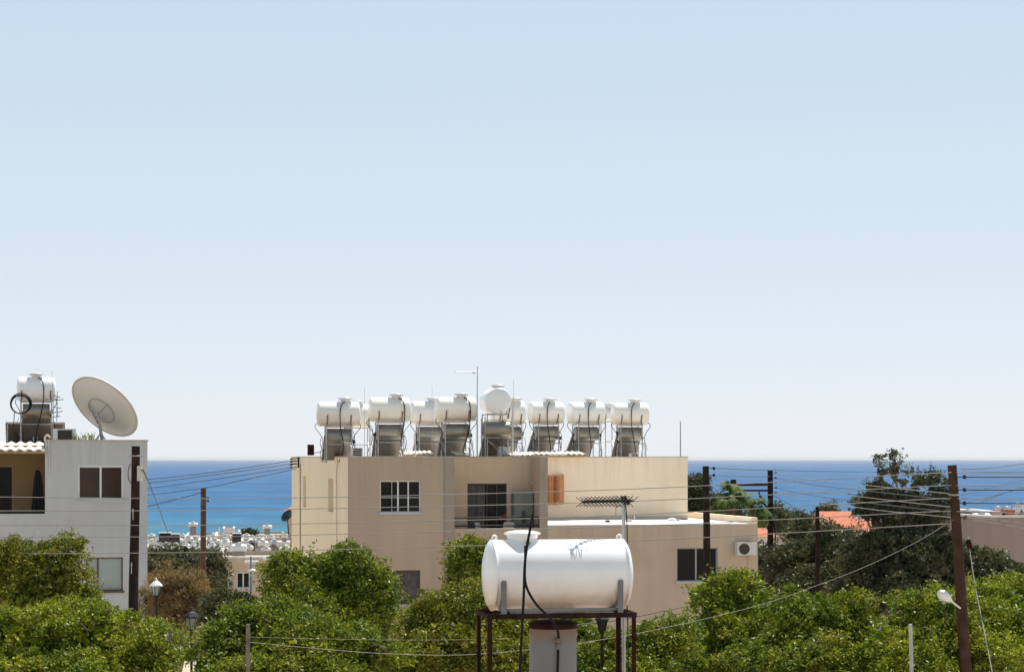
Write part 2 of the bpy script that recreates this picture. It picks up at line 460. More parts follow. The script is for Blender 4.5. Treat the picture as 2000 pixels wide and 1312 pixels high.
mb = MB()
ys = [-400, -200, -60, 0, 40, 90, 115, 150, 200, 250, 375, 500, 750, 1000, 1160]
xs = [-4000, -1500, -600, -250, -100, -40, 0, 40, 100, 250, 600, 1500, 4000]
vs = [(x, y, ground_z(y)) for y in ys for x in xs]
nx = len(xs)
fs = [(j * nx + i, j * nx + i + 1, (j + 1) * nx + i + 1, (j + 1) * nx + i) for j in range(len(ys) - 1) for i in range(nx - 1)]
mb.add(vs, fs, True)
M['ground'] = mat('dry_ground', (0.42, 0.36, 0.27), 0.95, var=0.25, scale=0.4, bump=0.5, bscale=4, stain=(0.12, 0.13, 0.05), stain_amt=0.7, stain_scale=0.3)
tag(mb.build('ground', 'ground'), kind='structure')

m, nt, b = new_mat('sea_water')
N, L = nt.nodes, nt.links
b.inputs['Roughness'].default_value = 0.6
b.inputs['Specular IOR Level'].default_value = 0.06
b.inputs['IOR'].default_value = 1.33
tc = N.new('ShaderNodeTexCoord'); sp = N.new('ShaderNodeSeparateXYZ'); L.new(tc.outputs['Object'], sp.inputs[0])
dv = N.new('ShaderNodeMath'); dv.operation = 'DIVIDE'; dv.inputs[0].default_value = 1000.0; L.new(sp.outputs[1], dv.inputs[1])
wob = N.new('ShaderNodeTexNoise'); wob.inputs['Scale'].default_value = 0.0012; wob.inputs['Detail'].default_value = 5
L.new(tc.outputs['Object'], wob.inputs['Vector'])
ad = N.new('ShaderNodeMath'); ad.operation = 'MULTIPLY_ADD'; ad.inputs[1].default_value = 0.16; L.new(wob.outputs['Fac'], ad.inputs[0]); L.new(dv.outputs[0], ad.inputs[2])
rp = N.new('ShaderNodeValToRGB'); cr = rp.color_ramp
cr.elements[0].position = 0.0; cr.elements[0].color = (0.034, 0.112, 0.240, 1)
cr.elements[1].position = 1.0; cr.elements[1].color = (0.045, 0.158, 0.230, 1)
for p_, c_ in ((0.30, (0.028, 0.104, 0.235, 1)), (0.60, (0.028, 0.112, 0.240, 1)), (0.82, (0.034, 0.138, 0.245, 1)), (0.93, (0.042, 0.150, 0.235, 1))):
    e = cr.elements.new(p_); e.color = c_
L.new(ad.outputs[0], rp.inputs['Fac'])
mp = N.new('ShaderNodeMapping'); mp.inputs['Scale'].default_value = (0.010, 0.005, 1)
L.new(tc.outputs['Object'], mp.inputs[0])
n2 = N.new('ShaderNodeTexNoise'); n2.inputs['Scale'].default_value = 1.0; n2.inputs['Detail'].default_value = 9; n2.inputs['Roughness'].default_value = 0.74
L.new(mp.outputs[0], n2.inputs['Vector'])
r2 = N.new('ShaderNodeValToRGB'); r2.color_ramp.elements[0].position = 0.35; r2.color_ramp.elements[1].position = 0.68
r2.color_ramp.elements[0].color = (0.62, 0.68, 0.76, 1); r2.color_ramp.elements[1].color = (1.34, 1.27, 1.20, 1)
L.new(n2.outputs['Fac'], r2.inputs['Fac'])
mx = N.new('ShaderNodeMixRGB'); mx.blend_type = 'MULTIPLY'; mx.inputs[0].default_value = 1
L.new(rp.outputs['Color'], mx.inputs[1]); L.new(r2.outputs['Color'], mx.inputs[2]); L.new(mx.outputs[0], b.inputs['Base Color'])
nb = N.new('ShaderNodeTexNoise'); nb.inputs['Scale'].default_value = 0.12; nb.inputs['Detail'].default_value = 5
L.new(tc.outputs['Object'], nb.inputs['Vector'])
bp = N.new('ShaderNodeBump'); bp.inputs['Strength'].default_value = 0.7; bp.inputs['Distance'].default_value = 1.5
L.new(nb.outputs['Fac'], bp.inputs['Height']); L.new(bp.outputs[0], b.inputs['Normal'])
M['sea'] = m
SEA_FAR = 64000.0
mb = MB()
ysea = [700, 1500, 3000, 6000, 12000, 25000, 45000, SEA_FAR]
xsea = [-70000, -30000, -10000, -3000, 0, 3000, 10000, 30000, 70000]
vs = [(x, y, 0) for y in ysea for x in xsea]
nx = len(xsea)
fs = [(j * nx + i, j * nx + i + 1, (j + 1) * nx + i + 1, (j + 1) * nx + i) for j in range(len(ysea) - 1) for i in range(nx - 1)]
mb.add(vs, fs, False)
tag(mb.build('sea', 'sea'), kind='structure')


# ------------------------------------------------------------------ building frame helper
class Frame:
    def __init__(s, px, Y, theta, zg=GROUND):
        s.O = Vector(((px - 1000) / F * Y, Y)); s.th = theta; s.zg = zg
        s.U = Vector((math.cos(theta), math.sin(theta))); s.V = Vector((-math.sin(theta), math.cos(theta)))

    def uz(s, px, py, v=0.0):
        d = Vector(((px - 1000) / F, 1.0))
        t = (v + s.O.dot(s.V)) / d.dot(s.V)
        return t * d.dot(s.U) - s.O.dot(s.U), EYE - (py - HY) / F * t - s.zg

    def u(s, px, v=0.0): return s.uz(px, 900, v)[0]

    def root(s, name, label, cat):
        return empty(name, (s.O.x, s.O.y, s.zg), s.th, label, cat)

    def place(s, u, v, z=0.0):
        p = s.O + s.U * u + s.V * v
        return Vector((p.x, p.y, s.zg + z))


def wall_holes(mb, u0, u1, z0, z1, v, th, holes):
    """front wall at v (facing -V), thickness th, with rectangular holes and their reveals"""
    us = sorted(set([u0, u1] + [h for q in holes for h in (q[0], q[1])]))
    zs = sorted(set([z0, z1] + [h for q in holes for h in (q[2], q[3])]))

    def inh(a, b):
        return any(q[0] < a < q[1] and q[2] < b < q[3] for q in holes)
    for a, b_ in zip(us, us[1:]):
        for c, d in zip(zs, zs[1:]):
            if inh((a + b_) / 2, (c + d) / 2): continue
            mb.quad((a, v, c), (b_, v, c), (b_, v, d), (a, v, d))
            mb.quad((b_, v + th, c), (a, v + th, c), (a, v + th, d), (b_, v + th, d))
    for (a, b_, c, d) in holes:
        w = v + th
        mb.quad((a, v, c), (a, v, d), (a, w, d), (a, w, c))
        mb.quad((b_, v, c), (b_, w, c), (b_, w, d), (b_, v, d))
        mb.quad((a, v, c), (a, w, c), (b_, w, c), (b_, v, c))
        mb.quad((a, v, d), (b_, v, d), (b_, w, d), (a, w, d))
    mb.quad((u0, v, z0), (u0, v, z1), (u0, v + th, z1), (u0, v + th, z0))
    mb.quad((u1, v, z0), (u1, v + th, z0), (u1, v + th, z1), (u1, v, z1))
    mb.quad((u0, v, z1), (u1, v, z1), (u1, v + th, z1), (u0, v + th, z1))


def window(root, u0, u1, z0, z1, v, th=0.16, frame='white_frame', glass='glass', mull=(), bars=(), fw=0.045, sill='sill', back=None, openings=()):
    """frame set back in the hole; mull and bars are fractions; sub-parts pane, sill"""
    f = MB(); y = v + th - 0.06
    f.bb(u0, u0 + fw, y - 0.03, y + 0.03, z0, z1); f.bb(u1 - fw, u1, y - 0.03, y + 0.03, z0, z1)
    f.bb(u0 + fw, u1 - fw, y - 0.028, y + 0.028, z1 - fw, z1); f.bb(u0 + fw, u1 - fw, y - 0.028, y + 0.028, z0, z0 + fw)
    for q in mull:
        c = u0 + (u1 - u0) * q[0]; w = q[1]
        f.bb(c - w / 2, c + w / 2, y - 0.024, y + 0.02, z0 + fw, z1 - fw)
    for q in bars:
        c = z0 + (z1 - z0) * q[0]
        f.bb(u0 + fw, u1 - fw, y - 0.018, y + 0.015, c - q[1] / 2, c + q[1] / 2)
    fo = f.build('window', frame, root)
    g = MB(); g.bb(u0 + 0.01, u1 - 0.01, y + 0.008, y + 0.014, z0 + 0.01, z1 - 0.01)
    g.build('pane', glass, fo)
    if sill:
        s_ = MB(); s_.bb(u0 - 0.04, u1 + 0.04, v - 0.05, v + th - 0.094, z0 - 0.05, z0 + 0.012)
        s_.build('sill', sill, fo)
    if back:
        k = MB(); k.bb(u0 - 0.1, u1 + 0.1, y + 0.05, y + 0.07, z0 - 0.1, z1 + 0.1)
        k.build('curtain', back, fo)
    return fo


TH = R(12.5)
# ------------------------------------------------------------------ the main building
A = Frame(680, 66.0, TH)
mainb = A.root('apartment_building', 'beige and brown apartment building with flat roof full of water heaters and a recessed balcony', 'building')
ZR = EYE + 0.045 - GROUND
uP0, uP1 = A.u(868), A.u(887)
uC0, uC1 = A.u(1054), A.u(1070)
REC = 1.3
uR = A.u(1480)
zB = A.uz(970, 1033)[1]              # balcony ledge
zT = A.uz(1275, 1025.5)[1]           # terrace level
DEP = 16.3
VT = 5.6
w = MB().use('taupe')
w1 = (*[A.uz(742, 1003, 0)[0], A.uz(822, 1003, 0)[0]], A.uz(780, 1001, 0)[1], A.uz(780, 938, 0)[1])
w2 = (A.u(752), A.u(821), A.uz(800, 1180)[1], A.uz(800, 1113)[1])
wall_holes(w, 0.0, uP0, 0, ZR, 0.0, 0.18, [w1, w2])
# pilaster stands 6 cm proud
w.use('grey_taupe').bb(uP0, uP1, -0.06, REC + 0.18, 0, ZR).use('taupe')
# balcony front below ledge, and the lower right block
w3 = (A.u(1322), A.u(1402), A.uz(1360, 1135)[1], A.uz(1360, 1069)[1])
wall_holes(w, uP1, uC0, 0, zB, 0.0, 0.18, [])
w.use('taupe_low'); wall_holes(w, uC1, uR, 0, zT, 0.0, 0.18, [w3]); w.use('taupe')
w.bb(uC0, uC1, 0.03, VT + 0.18, 0, ZR)
w.use('grey_taupe').bb(uC0, uC1, 0.0, 0.028, 0, ZR).use('taupe')
w.build('wall', parent=mainb)
# balcony back wall
bw = MB()
d0 = (A.u(913, REC), A.u(990, REC), zB - 0.66, A.uz(950, 944, REC)[1])
wall_holes(bw, uP1, uC0, zB - 0.7, ZR, REC, 0.18, [d0])
tag(bw.build('balcony_wall', 'tan', mainb))
fl = MB(); fl.bb(uP1, uC0, 0.18, REC, zB - 0.85, zB - 0.68); fl.build('balcony_floor', 'membrane', mainb)
# cream side wall on the left with two slits, seen at a glancing angle
sidew = MB()


def side_v(px):   # distance back along the side wall (u=0)
    d = Vector(((px - 1000) / F, 1.0)); n = A.U
    t = A.O.dot(n) / d.dot(n)
    return t * d.dot(A.V) - A.O.dot(A.V), t


sl_h = []
for a_, b_, y0, y1 in ((592, 598, 929, 990), (641, 651, 934, 999)):
    va, ta = side_v(a_); vb, tb = side_v(b_)
    tm = (ta + tb) / 2
    sl_h.append((vb, va, EYE - (y1 - HY) / F * tm - GROUND, EYE - (y0 - HY) / F * tm - GROUND))
vS = side_v(570)[0]
us = sorted(set([0.0, vS] + [q for h in sl_h for q in h[:2]]))
zs = sorted(set([0.0, ZR] + [q for h in sl_h for q in h[2:]]))
for a_, b_ in zip(us, us[1:]):
    for c_, e_ in zip(zs, zs[1:]):
        if any(h[0] < (a_ + b_) / 2 < h[1] and h[2] < (c_ + e_) / 2 < h[3] for h in sl_h): continue
        sidew.quad((-0.004, b_, c_), (-0.004, a_, c_), (-0.004, a_, e_), (-0.004, b_, e_))
for (a_, b_, c_, e_) in sl_h:
    g = 0.22
    sidew.quad((-0.004, a_, c_), (-0.004, a_, e_), (g, a_, e_), (g, a_, c_))
    sidew.quad((-0.004, b_, c_), (g, b_, c_), (g, b_, e_), (-0.004, b_, e_))
    sidew.quad((-0.004, a_, e_), (-0.004, b_, e_), (g, b_, e_), (g, a_, e_))
    sidew.quad((-0.004, a_, c_), (g, a_, c_), (g, b_, c_), (-0.004, b_, c_))
M['cream_side'] = mat('pale_cream_render', (0.95, 0.79, 0.57), 0.9, var=0.03, scale=0.5, bump=0.25, bscale=60, streak=0.06, spec=0.2, drip=(7.8, 9.1, 0.25))
sidew.build('side_wall', 'cream_side', mainb)
for (a_, b_, c_, e_) in sl_h:
    k = MB(); k.bb(0.22, 0.26, a_ - 0.05, b_ + 0.05, c_ - 0.05, e_ + 0.05); k.build('slit_window', 'coping', mainb)
# back, roof, right hand block, terrace wall
uTW = A.u(1343, VT)
rest = MB()
rest.quad((0, DEP, 0), (0, DEP, ZR), (uTW, DEP, ZR), (uTW, DEP, 0))
rest.quad((uTW, VT, 0), (uTW, DEP, 0), (uTW, DEP, ZR), (uTW, VT, ZR))
rest.quad((uR, 0.18, 0), (uR, 11, 0), (uR, 11, zT), (uR, 0.18, zT))
rest.quad((uTW, 11, 0), (uR, 11, 0), (uR, 11, zT), (uTW, 11, zT))
rest.build('rear_wall', 'taupe', mainb)
tw = MB(); wall_holes(tw, uC1, uTW, zT - 0.1, ZR, VT, 0.18, []); tw.build('terrace_wall', 'cream', mainb)
up = MB(); up.bb(uC1, uTW, VT - 0.035, VT - 0.002, zT - 0.1, zT + 0.14); up.build('upstand', 'upstand', mainb)
ro = MB()
ro.bb(0.18, uC1, REC + 0.18, DEP, ZR - 0.35, ZR - 0.18)
ro.bb(0.18, uP0, 0.18, REC + 0.18, ZR - 0.35, ZR - 0.18)
ro.bb(uC1, uTW, VT + 0.18, DEP, ZR - 0.35, ZR - 0.18)
ro.build('roof', 'membrane', mainb)
cp = MB()
cp.bb(-0.03, uP0, -0.025, 0.2, ZR, ZR + 0.035)
cp.bb(uP0, uP1, -0.085, 0.2, ZR, ZR + 0.035)
cp.bb(uP1, uC0, REC - 0.02, REC + 0.2, ZR, ZR + 0.035)
cp.bb(uC0, uC1 + 0.02, -0.025, VT - 0.03, ZR, ZR + 0.035)
cp.bb(uC1 + 0.02, uTW + 0.02, VT - 0.025, VT + 0.2, ZR, ZR + 0.035)
cp.bb(-0.03, 0.18, 0.2, vS, ZR, ZR + 0.035)
cp.build('coping', 'coping', mainb)
te = MB(); te.bb(uC1, uR - 0.02, 0.02, VT - 0.04, zT + 0.004, zT + 0.04); te.bb(uTW + 0.02, uR - 0.02, VT - 0.04, 10.8, zT + 0.004, zT + 0.04)
te.build('terrace_floor', 'membrane', mainb)
tp = MB(); tp.bb(uR - 0.22, uR, 0.03, 11, zT + 0.045, zT + 0.24); tp.bb(uTW, uR - 0.22, 10.8, 11, zT + 0.045, zT + 0.24)
tp.build('terrace_parapet', 'cream', mainb)
# windows
window(mainb, *w1, 0.0, mull=[(0.45, 0.05), (0.70, 0.04), (0.30, 0.012)], bars=[(0.47, 0.016)], fw=0.042, back=None)
window(mainb, *w2, 0.0, frame='brown_frame', glass='curtain', mull=[(0.5, 0.05)], fw=0.05)
window(mainb, *w3, 0.0, frame='grey_frame', glass='glass', mull=[(0.48, 0.05), (0.80, 0.04)], fw=0.04)
# balcony door: glass in a dark frame with curtain strips behind
dr = MB(); y = REC + 0.08
n = 4
for i in range(n + 1):
    c = d0[0] + (d0[1] - d0[0]) * i / n; c = min(max(c, d0[0] + 0.025), d0[1] - 0.025)
    dr.bb(c - 0.022, c + 0.022, y - 0.02, y + 0.02, d0[2], d0[3] - 0.05)
dr.bb(d0[0], d0[1], y - 0.022, y + 0.022, d0[3] - 0.05, d0[3])
dro = dr.build('balcony_door', 'fan', mainb)
MB().bb(d0[0], d0[1], y + 0.03, y + 0.036, d0[2], d0[3]).build('pane', 'glass', dro)
cu = MB()
u_ = d0[0] + 0.05; k = 0
pts = []
while u_ < d0[1] - 0.05:
    pts.append((u_, y + 0.004 + 0.012 * math.sin(k * 1.3))); u_ += 0.035; k += 1
for (a_, b_) in zip(pts, pts[1:]):
    if (a_[0] - d0[0]) / (d0[1] - d0[0]) < 0.45:
        cu.quad((a_[0], a_[1], d0[2]), (b_[0], b_[1], d0[2]), (b_[0], b_[1], d0[3] - 0.06), (a_[0], a_[1], d0[3] - 0.06))
cu.build('curtain', 'curtain', dro)
# railing
rl = MB()
for py in (1010, 1026):
    z = A.uz(970, py)[1]
    rl.tube([(uP1, 0.06, z), (uC0, 0.06, z)], 0.026, 6)
for px in (887.5, 1052):
    rl.tube([(A.u(px), 0.06, zB - 0.0), (A.u(px), 0.06, A.uz(970, 1010)[1])], 0.014, 6)
rl.build('balcony_rail', 'iron', mainb)
lg = MB(); lg.bb(uP1, uC0, -0.02, 0.2, zB, zB + 0.025); lg.build('balcony_ledge', 'coping', mainb)
# small wall lamp and conduits
cd = MB()
cd.tube([(-0.03, side_v(588)[0], 0), (-0.03, side_v(588)[0], ZR - 0.25)], 0.03, 6)
cd.build('conduit', 'coping', mainb); cd = MB()
cd.tube([(-0.02, side_v(659)[0], 0), (-0.02, side_v(659)[0], ZR - 0.9), (-0.02, side_v(658)[0], ZR - 0.8), (-0.02, side_v(660)[0], ZR - 0.02)], 0.012, 5)
cd.build('conduit', 'coping', mainb)
c2 = MB(); c2.tube([(A.u(1032, REC - 0.03), REC - 0.03, ZR), (A.u(1032, REC - 0.03), REC - 0.03, A.uz(1032, 936, REC)[1]), (uC0 - 0.02, 0.5, A.uz(1050, 948, .5)[1])], 0.012, 5)
c2.build('cable', 'plastic_white', mainb)
c3 = MB(); u_ = A.u(1460); c3.tube([(u_, -0.03, A.uz(1460, 1084)[1]), (u_, -0.03, 2.0)], 0.012, 5); c3.build('drain_pipe', 'coping', mainb)
# service bracket on the corner, with insulators
br = MB()
vb = side_v(586)[0]
br.box((-0.06, vb, ZR - 0.18), (0.06, 0.06, 0.42))
for k in range(4):
    br.tube([(-0.06, vb, ZR - 0.02 - k * 0.11), (-0.34, vb, ZR - 0.05 - k * 0.11)], 0.018, 6)
    T = Matrix.Translation((-0.34, vb, ZR - 0.09 - k * 0.11))
    br.lathe([(0.0, 0), (0.05, 0.01), (0.05, 0.035), (0.03, 0.045), (0.045, 0.06), (0.0, 0.08)], 8, T)
br.build('service_bracket', 'iron', mainb)
# shutters on the terrace wall
sh = MB()
zs0, zs1 = A.uz(1085, 985, VT)[1], A.uz(1085, 928, VT)[1]
for a_, b_ in ((1060, 1075), (1077, 1088)):
    ua, ub = A.u(a_, VT), A.u(b_, VT)
    sh.bb(ua, ua + 0.05, VT - 0.06, VT - 0.01, zs0, zs1); sh.bb(ub - 0.05, ub, VT - 0.06, VT - 0.01, zs0, zs1)
    sh.bb(ua + .05, ub - .05, VT - 0.058, VT - 0.012, zs0, zs0 + 0.05); sh.bb(ua + .05, ub - .05, VT - 0.058, VT - 0.012, zs1 - 0.05, zs1)
    k = zs0 + 0.08
    while k < zs1 - 0.06:
        sh.box(((ua + ub) / 2, VT - 0.035, k), (ub - ua - 0.1, 0.045, 0.010), rx=R(-35)); k += 0.045
shl = sh.build('shutter', 'shutter', mainb)
so = MB(); ua = A.u(1090, VT)
so.box((ua + 0.10, VT - 0.13, (zs0 + zs1) / 2 + .02), (0.03, 0.36, zs1 - zs0), rz=R(-38))
so.build('shutter', 'shutter', mainb)['label'] = 'open shutter leaf folded back from the wall'


# things on the balcony and on the facade
def put(name, fr, px, py, v, label, cat, group=None, rz=0.0):
    u_, z = fr.uz(px, py, v)
    p = fr.place(u_, v, z)
    return empty(name, p, fr.th + rz, label, cat, group)


zfl = zB - 0.68
p = A.place(A.u(1020, 1.0), 1.0, zfl)
cab = empty('cabinet', p, TH, 'tall grey two door cabinet standing on the balcony', 'cabinet')
k = MB(); k.bb(-0.33, 0.33, -0.2, 0.22, 0, 1.89); k.build('body', 'cabinet', cab)
k = MB(); k.bb(-0.325, -0.004, -0.222, -0.203, 0.03, 1.86); k.build('door', 'cabinet', cab)
k = MB(); k.bb(0.004, 0.325, -0.222, -0.203, 0.03, 1.86); k.build('door', 'cabinet', cab)
for s_ in (-1, 1):
    k = MB(); k.bb(s_ * 0.035 - 0.012, s_ * 0.035 + 0.012, -0.25, -0.222, 0.85, 1.25); k.build('handle', 'iron', cab)


def plastic_chair(px, v, rz, label, m='plastic_white'):
    c = empty('plastic_chair', A.place(A.u(px, v), v, zfl), TH + rz, label, 'chair', 'chairs on the balcony')
    k = MB(); k.box((0, 0, 0.42), (0.44, 0.42, 0.035)); k.build('seat', m, c)
    k = MB(); k.box((0, 0.21, 0.66), (0.42, 0.03, 0.45), rx=R(-12)); k.build('backrest', m, c)
    for sx in (-1, 1):
        k = MB(); k.tube([(sx * 0.22, -0.18, 0.42), (sx * 0.24, -0.18, 0.62), (sx * 0.23, 0.2, 0.64)], 0.022, 6); k.build('armrest', m, c)
        for sy in (-1, 1):
            k = MB(); k.tube([(sx * 0.19, sy * 0.17, 0.41), (sx * 0.23, sy * 0.21, 0)], 0.02, 6); k.build('leg', m, c)
    return c


plastic_chair(946, 0.75, R(60), 'pale plastic chair on the balcony, left of the small table')
plastic_chair(985, 0.7, R(-50), 'pale plastic chair on the balcony, right of the small table')
t = empty('side_table', A.place(A.u(965, 0.6), 0.6, zfl), TH, 'small white plastic table between the balcony chairs', 'table')
MB().lathe([(0, 0.43), (0.22, 0.43), (0.22, 0.46), (0, 0.46)], 16).build('tabletop', 'plastic_white', t)
MB().lathe([(0.15, 0), (0.05, 0.05), (0.03, 0.43)], 10).build('leg', 'plastic_white', t)
k = MB(); rnd = random.Random(3)
g0 = A.place(A.u(980, .06), .06, A.uz(975, 1010)[1])
nn = 14
for i in range(nn - 1):
    a = -0.1 + 0.3 * i / nn; b_ = -0.1 + 0.3 * (i + 1) / nn
    za, zb_ = 0.03 + 0.10 * math.exp(-((i - 9) / 3.0) ** 2), 0.03 + 0.10 * math.exp(-((i - 8) / 3.0) ** 2)
    k.quad((a, -0.05, -0.06 + 0.01 * math.sin(i * 2)), (b_, -0.05, -0.06 + 0.01 * math.sin(i * 2 + 2)), (b_, 0.0, zb_), (a, 0.0, za))
    k.quad((a, 0.0, za), (b_, 0.0, zb_), (b_, 0.05, -0.05), (a, 0.05, -0.05))
o = k.build('towel', 'pink_cloth'); o.location = g0; o.rotation_euler = (0, 0, TH); tag(o, 'dark pink towel draped over the balcony rail', 'towel')


def ac_unit(root_fn, w_, h_, label, name='air_conditioner'):
    c = root_fn
    d_ = 0.28
    k = MB()
    k.bb(-w_ / 2, w_ / 2, -d_, 0, 0, h_)
    k.build('case', 'ac', c)
    fx = -w_ * 0.14; rr = h_ * 0.43
    T = Matrix.Translation((fx, -d_ - 0.004, h_ / 2)) @ Matrix.Rotation(math.pi / 2, 4, 'X')
    k = MB(); k.lathe([(0, 0), (rr, 0), (rr, 0.012), (rr * 0.93, 0.015), (rr * 0.92, 0.004), (0, 0.004)], 24, T); k.build('fan', 'fan', c)
    k = MB()
    for q in (0.35, 0.6, 0.85):
        for a in range(20):
            a0, a1 = a * math.pi / 10, (a + 1) * math.pi / 10
            k.tube([(fx + rr * q * math.cos(a0), -d_ - 0.03, h_ / 2 + rr * q * math.sin(a0)), (fx + rr * q * math.cos(a1), -d_ - 0.03, h_ / 2 + rr * q * math.sin(a1))], 0.004, 4, False)
    for a in range(6):
        a0 = a * math.pi / 3
        k.tube([(fx, -d_ - 0.03, h_ / 2), (fx + rr * math.cos(a0), -d_ - 0.03, h_ / 2 + rr * math.sin(a0))], 0.005, 4, False)
    k.build('grille', 'bracket', c)
    return c


u_, z = A.uz(1452.5, 1083)
a = empty('air_conditioner', A.place(u_, -0.06, z), TH, 'white air conditioner unit on the wall right of the brown window', 'air conditioner')
ac_unit(a, 0.68, 0.43, '')
for s_ in (-0.25, 0.25):
    MB().bb(s_ - 0.02, s_ + 0.02, -0.27, 0.05, -0.03, -0.004).build('bracket', 'ac', a)


# ------------------------------------------------------------------ solar water heaters
def heater(loc, rz, label, L_=1.38, R_=0.41, zc=1.52, tank='tank', lid_x=0.1, hose=1, cyl=True, lx=0.42, panel=True, bar=False, cyl_x=0.0, group='solar water heaters on the flat roofs', pipes=True, seed=0):
    rn = random.Random(seed)
    c = empty('solar_water_heater', loc, rz, label, 'water heater', group)
    zb = zc - R_
    # tank along x with domed ends
    h = L_ / 2
    prof = [(0.0, -h), (R_ * 0.4, -h + 0.006), (R_ * 0.72, -h + 0.024), (R_ * 0.92, -h + 0.05), (R_ * 0.975, -h + 0.066), (R_, -h + 0.10),
            (R_, h - 0.10), (R_ * 0.975, h - 0.066), (R_ * 0.92, h - 0.05), (R_ * 0.72, h - 0.024), (R_ * 0.4, h - 0.006), (0.0, h)]
    T = Matrix.Translation((0, 0, zc)) @ AX
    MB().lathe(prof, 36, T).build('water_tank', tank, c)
    T = Matrix.Translation((lid_x, -0.10, zc + R_ - 0.045))
    ld = MB().lathe([(0.14, -0.03), (0.15, 0.07), (0.25, 0.13), (0.255, 0.15), (0.16, 0.175), (0.0, 0.185)], 20, T)
    ld.build('lid', 'lid', c)
    # frame
    fr = MB()
    fy, by = -0.34, 0.36
    for sx in (-1, 1):
        fr.tube([(sx * lx, fy, 0), (sx * lx, fy, zb + 0.02)], 0.02, 6)
        fr.tube([(sx * lx, by, 0), (sx * lx, by, zb + 0.02)], 0.02, 6)
        fr.tube([(sx * lx, fy, zb), (sx * lx, by, zb)], 0.018, 6)
        fr.tube([(sx * lx, fy, 0.35), (sx * lx, by, 0.75)], 0.012, 5)
    for zz in (zb - 0.02, zb * 0.5):
        fr.tube([(-lx, fy, zz), (lx, fy, zz)], 0.017, 6)
        fr.tube([(-lx, by, zz), (lx, by, zz)], 0.017, 6)
    if bar:
        fr.tube([(-lx, fy - 0.03, zb + 0.34), (lx, fy - 0.03, zb + 0.34)], 0.012, 5)
    fr.build('frame', 'galv', c)
    # cradle arms hugging the tank's near side
    for sx in (-1, 1):
        k = MB()
        pts = []
        for a in range(0, 6):
            an = R(-90 - a * 14 if False else 270 - (28 + a * 11))
            pts.append((sx * (lx - 0.03), (R_ + 0.018) * math.cos(an), zc + (R_ + 0.018) * math.sin(an)))
        pts = [(sx * lx, fy, zb)] + pts[1:]
        k.tube(pts, 0.022, 5)
        k.build('cradle', 'bracket', c)
    cz = zb - 0.33
    cr_ = 0.25
    if cyl:
        hc = 0.44
        T = Matrix.Translation((cyl_x, -0.02, cz)) @ AX
        k = MB().lathe([(0, -hc), (cr_ * 0.96, -hc), (cr_, -hc + 0.015), (cr_, hc - 0.015), (cr_ * 0.96, hc), (0, hc)], 32, T, True)
        k.build('hot_cylinder', 'collector', c)
        k = MB()
        T = Matrix.Translation((cyl_x + hc + 0.02, -0.05, cz - 0.14))
        k.box((cyl_x + hc + 0.03, -0.05, cz - 0.15), (0.06, 0.09, 0.09))
        k.build('thermostat_box', 'hose', c)
    if panel:
        wP = 0.47
        a0 = Vector((0, 0.10, cz - 0.02)); a1 = Vector((0, 1.25, 0.12))
        d_ = (a1 - a0).normalized(); nrm = Vector((0, d_.z, -d_.y))
        k = MB().use('panel_back')
        ln = (a1 - a0).length
        ang = math.atan2(a1.z - a0.z, a1.y - a0.y)
        k.box((a0 + a1) / 2, (2 * wP, ln, 0.09), rx=ang)
        k.build('solar_panel', parent=c)
        k = MB(); k.box((a0 + a1) / 2 + Vector((0, -d_.z, d_.y)) * 0.05, (2 * wP - 0.06, ln - 0.06, 0.012), rx=ang); k.build('panel_glass', 'panel_glass', c)
    # hoses
    if hose:
        x0 = lid_x + 0.02
        s_ = hose
        pts = smooth_pts([(x0, -0.17, zc + R_ + 0.01), (x0 - s_ * 0.16, -0.36, zc + R_ * 0.72), (x0 - s_ * 0.22, -R_ - 0.03, zc), (x0 - s_ * 0.20, -0.42, zb - 0.1),
                          (x0 - s_ * 0.12, -0.38, zb - 0.5), (x0 - s_ * 0.05 + rn.uniform(-.1, .1), -0.34, 0.35), (x0 - s_ * 0.25, -0.2, 0.02)], 5)
        MB().tube(pts, 0.017, 6).build('hose', 'hose', c)
    if pipes:
        for sx in (-1, 1):
            e = rn.uniform(-.05, .05)
            pts = smooth_pts([(sx * (h - 0.03), -0.05, zc - R_ * 0.75), (sx * (h + 0.02 + e), -0.10, zb - 0.05), (sx * (0.50 + e), -0.12, cz - 0.1), (sx * (h - 0.12), -0.15, 0.3), (sx * 0.55, 0.0, 0.02)], 5)
            MB().tube(pts, 0.012, 5).build('pipe', 'hose' if rn.random() < .7 else 'galv', c)
    if pipes:
        k = MB()
        for i in range(3):
            sx = rn.choice((-1, 1)); x0 = sx * rn.uniform(.44, .58); zt_ = rn.uniform(.7, 1.15)
            k = MB().tube(smooth_pts([(x0, -.05, zt_), (x0 + sx * .05, -.12, zt_ - .25), (x0 - sx * .04, -.15, .35), (x0 + rn.uniform(-.12, .12), -.25, .0)], 4), .009, 5)
            k.build('pipe', rn.choice(('hose', 'galv', 'bracket')), c)
        sx = rn.choice((-1, 1))
        MB().box((sx * .5, -.14, cz + rn.uniform(-.2, .1)), (.07, .07, .12)).build('valve', 'iron', c)
    return c


ZROOF = ZR - 0.18


def roof_heater(px0, px1, v, label, **kw):
    """px0..px1 is where the tank shows"""
    pc = (px0 + px1) / 2
    u_ = A.u(pc, v)
    Yc = A.place(u_, v).y
    Lw = (px1 - px0) / F * Yc
    kw.setdefault('L_', Lw / 1.03)
    kw.setdefault('drz', R(((kw.get('seed', 1) * 37) % 9) - 4.0))
    return heater(A.place(u_, v, ZROOF), TH + kw.pop('drz', 0), label, **kw)


def zc_of(py, v, px):
    return A.uz(px, py, v)[1] - ZROOF


